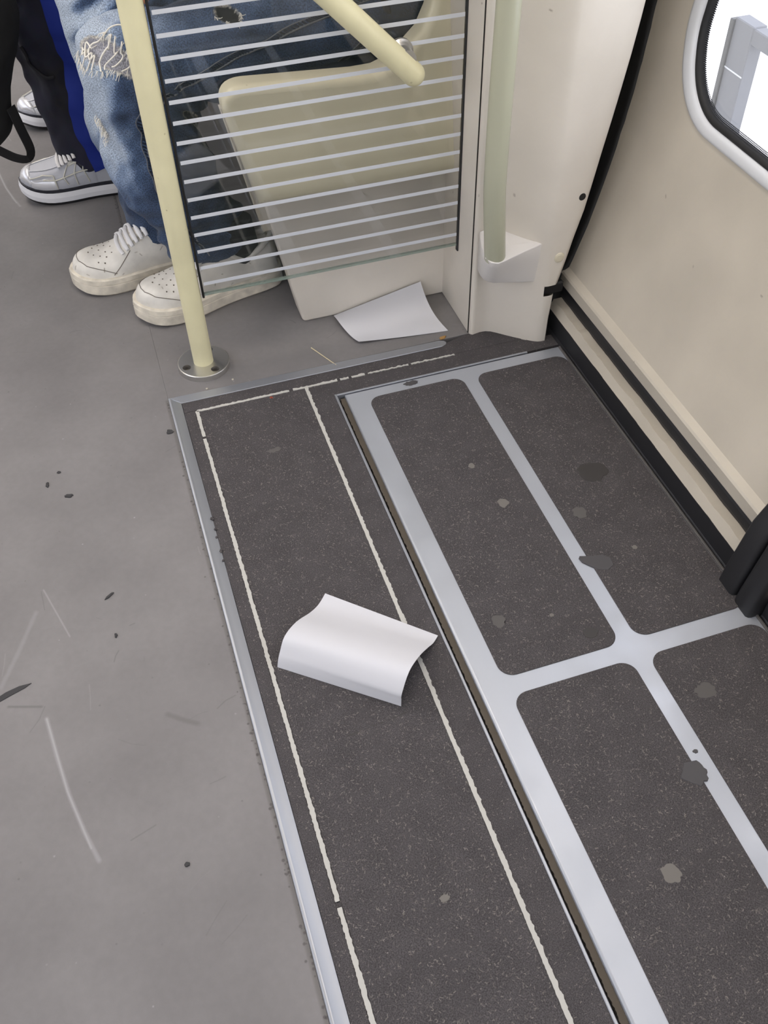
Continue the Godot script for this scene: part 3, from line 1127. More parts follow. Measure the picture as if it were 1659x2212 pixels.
func handrails() -> void:
	var o := thing("handrail", "cream slanting handrail with a rounded end fixed to the glass partition", "handrail", Vector3(0.48, 0.49, -1.385))
	var at := o.position
	var a := Vector3(0.484, 0.488, -1.385)
	var dirv := Vector3(-0.128, 0.128, 0.0)
	put("tube", tube(PackedVector3Array([a + dirv * 5.5, a + dirv * 2.0, a + dirv * 0.5, a]).duplicate(), 0.0178, -1.0, 32, true), M.cream, o).position = -at
	var l := lathe(PackedVector2Array([Vector2(0.0, -0.022), Vector2(0.015, -0.022), Vector2(0.015, 0.0), Vector2(0.018, 0.006), Vector2(0.021, 0.009), Vector2(0.021, 0.015), Vector2(0.0, 0.015)]), 28)
	var s := put("glass_fixing", l, M.polished, o)
	s.position = a + dirv * 0.14 + Vector3(0.006, 0.006, -0.016) - at
	s.rotation = Vector3(-PI / 2, 0, 0)
	# vertical rail at the door pillar, its foot in a white moulded socket
	var r := thing("door_handrail", "pale green translucent handrail rising from a white socket on the door pillar", "handrail", Vector3(0.60, 0.2, -1.285))
	var b := r.position
	put("tube", tube(smooth_path(PackedVector3Array([Vector3(0.5995, 0.1985, -1.2895), Vector3(0.5985, 0.206, -1.2885), Vector3(0.592, 0.26, -1.283), Vector3(0.586, 0.32, -1.279), Vector3(0.584, 0.37, -1.277), Vector3(0.584, 0.48, -1.277), Vector3(0.586, 0.62, -1.277), Vector3(0.59, 0.9, -1.277), Vector3(0.59, 1.3, -1.277), Vector3(0.60, 1.6, -1.285), Vector3(0.64, 1.66, -1.30)]), 0.02), 0.0182, -1.0, 28), M.rail_green, r).position = -b
	# socket: plan with a rounded nose, slanted underside
	var top := [[0.590, -1.340, 0.222], [0.582, -1.31, 0.213], [0.580, -1.285, 0.206], [0.585, -1.272, 0.202], [0.597, -1.268, 0.2], [0.612, -1.271, 0.201], [0.65, -1.280, 0.205], [0.685, -1.287, 0.2085], [0.6955, -1.2905, 0.210], [0.696, -1.298, 0.211], [0.66, -1.33, 0.218], [0.63, -1.35, 0.222]]
	var low := [[0.590, -1.340, 0.145], [0.590, -1.325, 0.142], [0.592, -1.315, 0.140], [0.598, -1.307, 0.139], [0.606, -1.302, 0.138], [0.618, -1.300, 0.137], [0.65, -1.295, 0.134], [0.685, -1.2905, 0.131], [0.6955, -1.292, 0.130], [0.696, -1.298, 0.130], [0.66, -1.33, 0.134], [0.63, -1.35, 0.14]]
	var rings := []
	for q in [[-0.02, 0.93], [-0.008, 0.985], [0.02, 1.0], [0.35, 1.0], [0.7, 1.0], [0.975, 1.0], [0.992, 0.985], [1.0, 0.95]]:
		var g := PackedVector3Array()
		var c := Vector3(0.645, 0.17, -1.312)
		for i in top.size():
			var v := Vector3(low[i][0], low[i][2], low[i][1]).lerp(Vector3(top[i][0], top[i][2], top[i][1]), q[0])
			g.append(Vector3(c.x + (v.x - c.x) * q[1], v.y, c.z + (v.z - c.z) * q[1]))
		rings.append(g)
	put("socket", loft(rings), M.white_plastic, r).position = -b
	# round cap and the open screw hole in the pillar
	var capm := lathe(PackedVector2Array([Vector2(0.0, 0.0025), Vector2(0.006, 0.0022), Vector2(0.0088, 0.0012), Vector2(0.0098, 0.0), Vector2(0.0098, -0.006), Vector2(0.0, -0.006)]), 28)
	var cp := thing("screw_cover", "round cream screw cap on the door pillar beside the white socket", "cap", Vector3(0.7185, 0.1785, -1.2795))
	put("disc", capm, M.button, cp).rotation = Vector3(PI / 2, 0, 0)
	var holem := lathe(PackedVector2Array([Vector2(0.0, 0.0006), Vector2(0.0062, 0.0006), Vector2(0.0066, 0.0), Vector2(0.0066, -0.006), Vector2(0.0, -0.006)]), 24)
	var hl := put("screw_hole", holem, M.black)
	hl.position = Vector3(0.7475, 0.2875, -1.2812)
	hl.rotation = Vector3(PI / 2, 0, 0)
	tag(hl, "black open screw hole near the edge of the door pillar", "hole")

func sheet_mesh(pos: Callable, nu: int, nv: int) -> ArrayMesh:   # pos(u, v): a bent sheet 0.5 mm thick
	var rows := []
	for i in nu + 1:
		var top := PackedVector3Array()
		var bot := PackedVector3Array()
		for j in nv + 1:
			var p: Vector3 = pos.call(float(i) / nu, float(j) / nv)
			top.append(p + Vector3(0, 0.0005, 0))
			bot.append(p)
		bot.reverse()
		top.append_array(bot)
		rows.append(top)
	var st := new_st()
	var n: int = rows[0].size()
	st.set_smooth_group(1)
	for i in nu:
		for j in nv:
			quad(st, rows[i][j], rows[i][j + 1], rows[i + 1][j + 1], rows[i + 1][j])
	st.set_smooth_group(2)
	for i in nu:
		for j in range(nv + 1, n - 1):
			quad(st, rows[i][j], rows[i][j + 1], rows[i + 1][j + 1], rows[i + 1][j])
	st.set_smooth_group(-1)
	for i in nu:
		quad(st, rows[i][nv], rows[i][nv + 1], rows[i + 1][nv + 1], rows[i + 1][nv])
		quad(st, rows[i][n - 1], rows[i][0], rows[i + 1][0], rows[i + 1][n - 1])
	for j in nv:
		quad(st, rows[0][j], rows[0][n - 1 - j], rows[0][n - 2 - j], rows[0][j + 1])
		quad(st, rows[nu][j], rows[nu][n - 1 - j], rows[nu][n - 2 - j], rows[nu][j + 1])
	return done(st)

func curve_at(list: Array, t: float) -> Vector2:
	# list of (distance, height) points, t 0..1 over the list, smooth
	var n := list.size() - 1
	var i := clampi(int(t * n), 0, n - 1)
	var k := t * n - i
	var a: Vector2 = list[maxi(i - 1, 0)]
	var b: Vector2 = list[i]
	var c: Vector2 = list[i + 1]
	var d: Vector2 = list[mini(i + 2, n)]
	return b.cubic_interpolate(c, a, d, k)

func litter() -> void:
	var o := thing("paper_sheet", "arched white sheet of paper lying on the dark anti-slip mat", "paper", Vector3(0.17, 0.0015, -0.72))
	var D := Vector3(0.059, 0.0015, -0.733)
	var C := Vector3(0.201, 0.0015, -0.620)
	var A := Vector3(0.156, 0.0015, -0.833)
	var B := Vector3(0.287, 0.0015, -0.711)
	var Lp := [Vector2(0, 0.0002), Vector2(0.0045, 0.012), Vector2(0.0115, 0.0225), Vector2(0.0275, 0.0385), Vector2(0.058, 0.033), Vector2(0.094, 0.0105), Vector2(0.118, 0.001), Vector2(0.1386, 0.003)]
	var Rp := [Vector2(0, 0.0002), Vector2(0.001, 0.014), Vector2(0.0030, 0.0275), Vector2(0.026, 0.0475), Vector2(0.058, 0.039), Vector2(0.088, 0.0195), Vector2(0.108, 0.0045), Vector2(0.1245, 0.0008)]
	var base := o.position
	put("sheet", sheet_mesh(func(u: float, v: float) -> Vector3:
		var l := curve_at(Lp, v)
		var r := curve_at(Rp, v)
		var pl := D + (A - D).normalized() * l.x + Vector3(0, l.y, 0)
		var pr := C + (B - C).normalized() * r.x + Vector3(0, r.y, 0)
		return pl.lerp(pr, u) - base, 16, 28), M.paper, o)
	o = thing("paper_sheet", "white sheet of paper on the grey floor leaning against the seat skirting box", "paper", Vector3(0.46, 0, -1.43))
	var base2 := o.position
	var TL := Vector3(0.355, 0.003, -1.4865)
	var TR := Vector3(0.5345, 0.041, -1.4855)
	var BL := Vector3(0.3765, 0.0008, -1.386)
	var BR := Vector3(0.550, 0.0008, -1.369)
	put("sheet", sheet_mesh(func(u: float, v: float) -> Vector3:
		var top := TL.lerp(TR, u)
		var bot := BL.lerp(BR, u)
		var p := top.lerp(bot, v)
		var bulge := sin(v * PI)
		p += Vector3(-0.006 * (1.0 - u) * bulge - 0.005 * u * bulge, 0.010 * (1.0 - u) * bulge * (1.2 - v) - 0.008 * u * bulge, 0.0)
		p.y = maxf(p.y + 0.006 * pow(1.0 - u, 2.0) * pow(v, 6.0), 0.0006)
		return p - base2, 18, 18), M.paper, o)
	o = thing("toothpick", "thin pale wooden toothpick on the grey floor below the leaning paper", "toothpick", Vector3(0.303, 0.0012, -1.373))
	put("stick", tube(PackedVector3Array([Vector3(-0.0152, 0, -0.033), Vector3(-0.0135, 0, -0.029), Vector3(0.0135, 0, 0.029), Vector3(0.0152, 0.0003, 0.033)]), 0.0011, 0.0009, 8), M.wood, o)
	# crumbs
	crumb("dry_leaf_scrap", "small orange-brown scrap against the far aluminium trim beside the paper", Vector2(0.533, -1.352), 0.0075, 0.0035, 0.002, M.crumb_orange, 201, -0.3, "scrap")
	crumb("red_crumb", "tiny reddish crumb near the far sealant line of the mat", Vector2(0.183, -1.290), 0.003, 0.0022, 0.002, M.crumb_red, 202, 0.4)
	var dark := [[-0.217, -1.2, 0.0028, 0.0062, 0.1, "dark crumb on the grey floor, leftmost of the three lying close together"], [-0.186, -1.163, 0.0068, 0.0038, 0.1, "dark oblong crumb on the grey floor, largest of the three lying close together"], [-0.196, -1.224, 0.0032, 0.0022, 0.2, "tiny dark round crumb on the grey floor, farthest of the three lying close together"], [-0.0045, -1.262, 0.0055, 0.0055, 0.6, "dark square crumb on the grey floor right beside the aluminium trim"], [-0.147, -0.935, 0.008, 0.0022, -0.6, "dark thread-like crumb alone on the open grey floor"], [-0.147, -0.86, 0.002, 0.0042, 0.1, "small dark upright speck on the open grey floor below the thread-like crumb"], [-0.108, -0.50, 0.003, 0.003, 0.0, "round black speck on the near grey floor close to the trim"]]
	for k in dark.size():
		var q: Array = dark[k]
		crumb("dark_crumb", q[5], Vector2(q[0], q[1]), q[2], q[3], 0.0016, M.crumb_dark, 210 + k, q[4], "crumb", "dark crumbs on the grey floor")
	crumb("pale_crumb", "pale speck beside the round steel flange of the pole", Vector2(0.128, -1.364), 0.002, 0.002, 0.002, M.crumb_pale, 221, 0.0)
	crumb("pale_crumb", "pale speck on the grey floor in front of the steel flange", Vector2(0.078, -1.354), 0.0022, 0.0016, 0.002, M.crumb_pale, 222, 0.0)
	# dark sliver of rubber at the left edge
	o = thing("rubber_sliver", "long dark pointed sliver lying on the grey floor near the left edge", "scrap", Vector3(-0.29, 0, -0.812))
	var p0 := PackedVector2Array([Vector2(-0.03, 0.0065), Vector2(-0.012, -0.002), Vector2(0.006, -0.0062), Vector2(0.0225, -0.0058), Vector2(0.013, -0.0005), Vector2(-0.004, 0.005), Vector2(-0.02, 0.0105), Vector2(-0.03, 0.0125)])
	put("sliver", plate(p0, 0.0, 0.0012, 0.0004), M.crumb_dark, o)

func crumb(called: String, label: String, p: Vector2, rx: float, rz: float, h: float, m: Material, sd: int, turn: float, cat := "crumb", group := "") -> void:
	var c := thing(called, label, cat, Vector3(p.x, 0, p.y), group)
	var y := 0.0005
	if p.x > 0.0275 and p.y > -1.33:
		y = 0.0012
	var st := new_st()
	add_round_plate(st, blob(Vector2.ZERO, rx, rz, sd, 0.3, 16, turn), y - 0.0004, y + h, h * 0.5, 2)
	put("piece", done(st), m, c)

func outside() -> void:
	struct("pavement", box_mesh(Vector3(4.5, -1.1, -2.5), Vector3(7.0, 0.3, 16.0), 0.01), M.concrete)
	struct("ground", box_mesh(Vector3(-6.5, -1.1, -2.0), Vector3(9.0, 0.3, 16.0), 0.01), M.concrete)
	var o := thing("railing", "grey steel railing post with a top bar seen outside through the door window", "railing", Vector3(2.53, -0.95, -3.25))
	var x := 2.5
	put("post", box_mesh(Vector3(0.0, 0.305, 0.0), Vector3(0.062, 0.61, 0.125), 0.004), M.grey_post, o)
	put("corner_plate", box_mesh(Vector3(-0.006, 0.30, -0.072), Vector3(0.07, 0.60, 0.024), 0.003), M.grey_post_dark, o)
	put("weld_line", box_mesh(Vector3(-0.0315, 0.42, 0.0), Vector3(0.002, 0.006, 0.126), 0.0005), M.stripe, o)
	put("top_bar", box_mesh(Vector3(0.0, 0.575, 0.9), Vector3(0.055, 0.06, 1.7), 0.004), M.grey_post, o)
# ---------------------------------------------------------------- the door leaf: a bowed panel with a rounded window
const LEAF_Y: Array[float] = [0.0, 0.123, 0.2, 0.28, 0.36, 0.433, 0.52, 0.62, 0.9, 1.2, 1.6, 2.1]
const LEAF_X: Array[float] = [0.755, 0.765, 0.793, 0.820, 0.843, 0.860, 0.876, 0.888, 0.90, 0.90, 0.88, 0.84]

func leaf_x(y: float) -> float:
	for i in LEAF_Y.size() - 1:
		if y <= LEAF_Y[i + 1]:
			var t := clampf((y - LEAF_Y[i]) / (LEAF_Y[i + 1] - LEAF_Y[i]), 0.0, 1.0)
			return lerpf(LEAF_X[i], LEAF_X[i + 1], t)
	return LEAF_X[-1]

func on_leaf(p: Vector2, off := 0.0) -> Vector3:   # p = (z, y)
	return Vector3(leaf_x(p.y) + off, p.y, p.x)

func rect_ring(z0: float, y0: float, z1: float, y1: float, r: float, per: int) -> PackedVector2Array:
	# a rounded rectangle, the same number of points on each straight and each corner
	var o := PackedVector2Array()
	var cs := [[z1 - r, y1 - r, 0.0], [z0 + r, y1 - r, 0.5], [z0 + r, y0 + r, 1.0], [z1 - r, y0 + r, 1.5]]
	for q in 4:
		var k: Array = cs[q]
		var nk: Array = cs[(q + 1) % 4]
		for i in per:
			var a: float = PI * (k[2] + 0.5 * i / (per - 1))
			o.append(Vector2(k[0] + r * cos(a), k[1] + r * sin(a)))
		var s: Vector2 = o[-1]
		var a2: float = PI * nk[2]
		var e := Vector2(nk[0] + r * cos(a2), nk[1] + r * sin(a2))
		for i in range(1, per):
			o.append(s.lerp(e, float(i) / per))
	return o

func leaf_ring(ring: PackedVector2Array, off: float) -> PackedVector3Array:
	var o := PackedVector3Array()
	for p in ring:
		o.append(on_leaf(p, off))
	return o

func door_leaf(n: int, z0: float, z1: float, wz0: float, wz1: float) -> Node3D:
	var d := Node3D.new()
	d.name = "door_%d" % n
	add_child(d)
	d.set_meta("kind", "structure")
	var per := 26
	var yb := 0.123
	var yt := 2.05
	var hole := rect_ring(wz0, 0.4325, wz1, 1.72, 0.135, per)
	var outer := rect_ring(z0, yb, z1, yt, 0.004, per)
	var rings := []
	for k in 9:
		var t := k / 8.0
		var r := PackedVector3Array()
		for i in hole.size():
			r.append(on_leaf(hole[i].lerp(outer[i], t)))
		rings.append(r)
	var back := []
	for k in 9:
		var t := 1.0 - k / 8.0
		var r := PackedVector3Array()
		for i in hole.size():
			r.append(on_leaf(hole[i].lerp(outer[i], t), 0.032))
		back.append(r)
	var st := new_st()
	add_loft(st, rings, true, false, 1)
	add_loft(st, [rings[8], back[0]], true, false, 2)
	add_loft(st, back, true, false, 3)
	add_loft(st, [back[8], rings[0]], true, false, 4)
	put("panel", done(st), M.beige, d)
	# frame: a rounded light moulding round the window
	st = new_st()
	var prof := [[0.0, 0.0], [0.0015, -0.0035], [0.006, -0.0055], [0.014, -0.0055], [0.019, -0.003], [0.0205, 0.004]]
	rings = []
	for q in prof:
		rings.append(leaf_ring(rect_ring(wz0 + q[0] * 1.5, 0.4325 + q[0], wz1 - q[0], 1.72 - q[0], 0.135 - q[0], per), q[1]))
	add_loft(st, rings, true, false, 1)
	put("window_frame", done(st), M.window_frame, d)
	st = new_st()
	prof = [[0.0195, 0.002], [0.0205, -0.001], [0.025, -0.001], [0.027, 0.004], [0.027, 0.012]]
	rings = []
	for q in prof:
		rings.append(leaf_ring(rect_ring(wz0 + q[0] + 0.0105, 0.4325 + q[0], wz1 - q[0], 1.72 - q[0], 0.135 - q[0], per), q[1]))
	add_loft(st, rings, true, false, 1)
	put("gasket", done(st), M.black, d)
	# pane
	st = new_st()
	var i0 := 0.0265
	rings = []
	for off in [0.009, 0.014]:
		var cols := [PackedVector3Array(), PackedVector3Array()]
		var r := 0.135 - i0
		for k in 61:
			var y := lerpf(0.4325 + i0, 1.72 - i0, k / 60.0)
			var dy := maxf(0.0, maxf(0.4325 + i0 + r - y, y - (1.72 - i0 - r)))
			var inset := r - sqrt(maxf(r * r - dy * dy, 0.0))
			cols[0].append(on_leaf(Vector2(wz0 + i0 + 0.0105 + inset, y), off))
			cols[1].append(on_leaf(Vector2(wz1 - i0 - inset, y), off))
		add_loft(st, cols, false, false, 1 if off < 0.01 else 2)
	put("pane", done(st), M.window_glass, d)
	# printed dots along the edge of the pane
	var mm := MultiMesh.new()
	mm.transform_format = MultiMesh.TRANSFORM_3D
	var dm := CylinderMesh.new()
	dm.top_radius = 0.001
	dm.bottom_radius = 0.001
	dm.height = 0.0006
	dm.radial_segments = 8
	dm.rings = 1
	mm.mesh = dm
	var spots := []
	for row in 3:
		var q: float = 0.0285 + 0.0022 * row
		var line := rect_ring(wz0 + q + 0.0105, 0.4325 + q, wz1 - q, 1.72 - q, 0.135 - q, 40)
		var left := 0.0012 * (row % 2)
		for i in line.size():
			var a := line[i]
			var b := line[(i + 1) % line.size()]
			var l := a.distance_to(b)
			while left < l:
				spots.append(on_leaf(a.lerp(b, left / l), 0.0082))
				left += 0.0028
			left -= l
	mm.instance_count = spots.size()
	for i in spots.size():
		mm.set_instance_transform(i, Transform3D(Basis(Vector3(0, 0, 1), PI / 2), spots[i]))
	var mi := MultiMeshInstance3D.new()
	mi.name = "printed_dots"
	mi.multimesh = mm
	mi.material_override = M.black
	mi.set_meta("kind", "stuff")
	d.add_child(mi)
	put("lip", extrude_z(PackedVector2Array([Vector2(0.7535, 0.091), Vector2(0.752, 0.0935), Vector2(0.752, 0.1135), Vector2(0.7545, 0.117), Vector2(0.7655, 0.1235), Vector2(0.785, 0.124), Vector2(0.785, 0.091)]), z0, z1), M.beige, d)
	put("seal", extrude_z(PackedVector2Array([Vector2(0.760, 0.052), Vector2(0.7565, 0.066), Vector2(0.758, 0.078), Vector2(0.764, 0.092), Vector2(0.785, 0.092), Vector2(0.785, 0.052)]), z0, z1), M.rubber, d)
	put("bottom_rail", ragged_bar(Vector2(0.735, 0.0414), Vector2(0.742, 0.0585), z0, z1), M.beige, d)
	put("skirt", extrude_z(PackedVector2Array([Vector2(0.7285, 0.0), Vector2(0.733, 0.006), Vector2(0.7345, 0.0415), Vector2(0.775, 0.0415), Vector2(0.775, 0.0)]), z0, z1), M.rubber, d)
	return d

func ragged_bar(a: Vector2, b: Vector2, z0: float, z1: float) -> ArrayMesh:
	var nz := FastNoiseLite.new()
	nz.seed = 77
	nz.frequency = 18.0
	nz.fractal_octaves = 4
	var rings := []
	var n := 120
	for i in n + 1:
		var z := lerpf(z0, z1, float(i) / n)
		var j := 0.0016 * nz.get_noise_2d(z, 0.3)
		var k := 0.0028 * nz.get_noise_2d(z, 9.3)
		var up := (b - a).normalized()
		var a2 := a - up * j
		var b2 := b + up * k
		rings.append(PackedVector3Array([Vector3(a2.x, a2.y, z), Vector3(b2.x, b2.y, z), Vector3(b2.x + 0.03, b2.y, z), Vector3(a2.x + 0.03, a2.y, z)]))
	var st := new_st()
	add_loft(st, rings, true, true, -1)
	return done(st)

# ---------------------------------------------------------------- door pillar: its front widens and leans out with height
func edge_x(y: float) -> float:
	var ys := [0.0, 0.088, 0.124, 0.157, 0.211, 0.265, 0.354, 0.431, 0.514, 0.587, 0.75, 1.0, 1.5, 2.2]
	var xs := [0.714, 0.716, 0.725, 0.734, 0.746, 0.760, 0.775, 0.789, 0.802, 0.811, 0.823, 0.833, 0.828, 0.788]
	for i in ys.size() - 1:
		if y <= ys[i + 1]:
			return lerpf(xs[i], xs[i + 1], clampf((y - ys[i]) / (ys[i + 1] - ys[i]), 0, 1))
	return xs[-1]

func pillar_section(y: float, dz: float, flip: float, foot := 0.0) -> PackedVector3Array:
	var e := edge_x(y)
	var pts := [[0.5845, -1.352], [0.5855, -1.3445], [0.589, -1.3415], [0.594, -1.3425], [0.606, -1.3445], [0.616, -1.3435], [0.625, -1.3395], [0.634, -1.332], [0.645, -1.3215], [0.660, -1.308], [0.675, -1.2955], [0.685, -1.2875], [0.691, -1.2835], [0.697, -1.2805], [0.703, -1.2792]]
	var w := e - 0.703
	for t in [0.2, 0.4, 0.6, 0.75]:
		pts.append([0.703 + w * t, -1.2792 - 0.006 * t * t * clampf(y * 2.0, 0.0, 1.0)])
	var zz := -1.2792 - 0.005 * clampf(y * 2.0, 0.0, 1.0)
	pts.append_array([[e - 0.006, zz - 0.001], [e - 0.002, zz - 0.003], [e, zz - 0.007], [e, zz - 0.014], [e - 0.004, -1.33], [e - 0.01, -1.42], [0.5845, -1.42]])
	var o := PackedVector3Array()
	for p in pts:
		o.append(Vector3(p[0], y, dz + flip * p[1]))
	return o

func pillar(n: int, dz: float, flip: float) -> Node3D:
	var d := thing("door_pillar", "", "")
	d.name = "trim_%d" % n
	for k in ["label", "category"]:
		d.remove_meta(k)
	d.set_meta("kind", "structure")
	var rings := []
	for y in [0.0, 0.02, 0.05, 0.102]:
		rings.append(pillar_section(y, dz, flip))
	var st := new_st()
	add_loft(st, rings, true, false, 1)
	rings = []
	# between: the slot at the door edge
	for y in [0.102, 0.1225]:
		var r := pillar_section(0.102, dz, flip)
		for i in r.size():
			r[i] = Vector3(minf(r[i].x, 0.697), y, r[i].z)
		rings.append(r)
	add_loft(st, rings, true, false, 1)
	rings = []
	for y in [0.1225, 0.14, 0.17, 0.21, 0.26, 0.31, 0.36, 0.41, 0.46, 0.51, 0.56, 0.6, 0.7, 0.8, 1.0, 1.3, 1.6, 1.9, 2.2]:
		rings.append(pillar_section(y, dz, flip))
	add_loft(st, rings, true, false, 1)
	put("pillar_cover", done(st), M.cover, d)
	return d

# ---------------------------------------------------------------- shoes
# local frame: heel at the origin, toe along +x, y up, z across
class Last:
	var L := 0.3
	var W: Array = []   # [t, half width, height of the upper above the sole]
	var lift := 0.028
	func row(t: float) -> Array:
		for i in W.size() - 1:
			if t <= W[i + 1][0]:
				var k: float = (t - W[i][0]) / (W[i + 1][0] - W[i][0])
				k = clampf(k, 0, 1)
				var p0: Array = W[maxi(i - 1, 0)]
				var p3: Array = W[mini(i + 2, W.size() - 1)]
				var o := []
				for c in [1, 2]:
					o.append(lerpf(W[i][c], W[i + 1][c], k * k * (3 - 2 * k)) if i == 0 or i == W.size() - 2 else cubic_interpolate(W[i][c], W[i + 1][c], p0[c], p3[c], k))
				return o
		return [W[-1][1], W[-1][2]]
	func at(t: float, a: float, out := 0.0) -> Vector3:   # a from 0 (camera side edge) to 1 (other edge)
		var r := row(t)
		var w: float = maxf(r[0], 0.001) + out
		var h: float = r[1] + out
		var c := cos(a * PI)
		var s := sin(a * PI)
		return Vector3(t * L, lift - 0.004 + h * pow(maxf(s, 0.0), 0.72), w * signf(c) * pow(absf(c), 0.8))
	func outline(grow: float, n := 30) -> PackedVector2Array:
		var o := PackedVector2Array()
		for i in n + 1:
			var t := 0.5 - 0.5 * cos(PI * i / n)
			o.append(Vector2(t * (L + 2 * grow) - grow, maxf(row(t)[0], 0.0) + grow * clampf(sin(PI * t) * 4.0, 0.05, 1.0)))
		for i in range(n - 1, 0, -1):
			var t := 0.5 - 0.5 * cos(PI * i / n)
			o.append(Vector2(t * (L + 2 * grow) - grow, -maxf(row(t)[0], 0.0) - grow * clampf(sin(PI * t) * 4.0, 0.05, 1.0)))
		return o

func sole_mesh(s: Last, levels: Array, toe_lift := 0.012, toe_from := 0.72) -> ArrayMesh:   # levels: [y, grow]
	var rings := []
	for l in levels:
		var r := PackedVector3Array()
		for p in s.outline(l[1]):
			var t := p.x / s.L
			var up := pow(clampf((t - toe_from) / (1.0 - toe_from), 0, 1), 2.0) * toe_lift
			r.append(Vector3(p.x, l[0] + up, p.y))
		rings.append(r)
	var st := new_st()
	for i in rings.size() - 1:
		add_loft(st, [rings[i], rings[i + 1]], true, false, i + 1)
	for e in [0, rings.size() - 1]:
		var r: PackedVector3Array = rings[e]
		var n := r.size()
		st.set_smooth_group(-1)
		for i in range(0, n / 2):
			quad(st, r[i], r[(n - i) % n], r[n - i - 1], r[i + 1])
	return done(st)

func upper_mesh(s: Last, toe_lift := 0.012, toe_from := 0.72, dimple := 0.0) -> ArrayMesh:
	var rings := []
	var nz := FastNoiseLite.new()
	nz.seed = 4
	nz.frequency = 26.0
	for i in 41:
		var t := 0.5 - 0.5 * cos(PI * i / 40.0)
		var r := PackedVector3Array()
		var up := pow(clampf((t - toe_from) / (1.0 - toe_from), 0, 1), 2.0) * toe_lift
		for j in 29:
			var p := s.at(t, j / 28.0)
			p.y += up + dimple * nz.get_noise_3dv(p) * sin(PI * j / 28.0)
			r.append(p)
		rings.append(r)
	var st := new_st()
	add_loft(st, rings, false, false, 1)
	return done(st)

func on_upper(s: Last, list: Array, out := 0.0015, toe_lift := 0.012, toe_from := 0.72) -> PackedVector3Array:
	var o := PackedVector3Array()
	for i in list.size() - 1:
		for k in 6:
			var q: Vector2 = Vector2(list[i][0], list[i][1]).lerp(Vector2(list[i + 1][0], list[i + 1][1]), k / 6.0)
			o.append(s.at(q.x, q.y, out) + Vector3(0, pow(clampf((q.x - toe_from) / (1.0 - toe_from), 0, 1), 2.0) * toe_lift, 0))
	var e: Array = list[-1]
	o.append(s.at(e[0], e[1], out) + Vector3(0, pow(clampf((e[0] - toe_from) / (1.0 - toe_from), 0, 1), 2.0) * toe_lift, 0))
	return o

func patch(s: Last, poly: Array, out: float, nu := 10, nv := 6) -> ArrayMesh:   # four corners in (t, a): a proud panel with edges
	var st := new_st()
	var rows := []
	for i in nu + 1:
		var r := PackedVector3Array()
		for j in nv + 1:
			var u := float(i) / nu
			var v := float(j) / nv
			var q := Vector2(poly[0][0], poly[0][1]).lerp(Vector2(poly[1][0], poly[1][1]), u).lerp(Vector2(poly[3][0], poly[3][1]).lerp(Vector2(poly[2][0], poly[2][1]), u), v)
			var edge := 0.0 if i == 0 or j == 0 or i == nu or j == nv else out
			r.append(s.at(q.x, q.y, edge) + Vector3(0, pow(clampf((q.x - 0.72) / 0.28, 0, 1), 2.0) * 0.012, 0))
		rows.append(r)
	add_loft(st, rows, false, false, 1)
	return done(st)

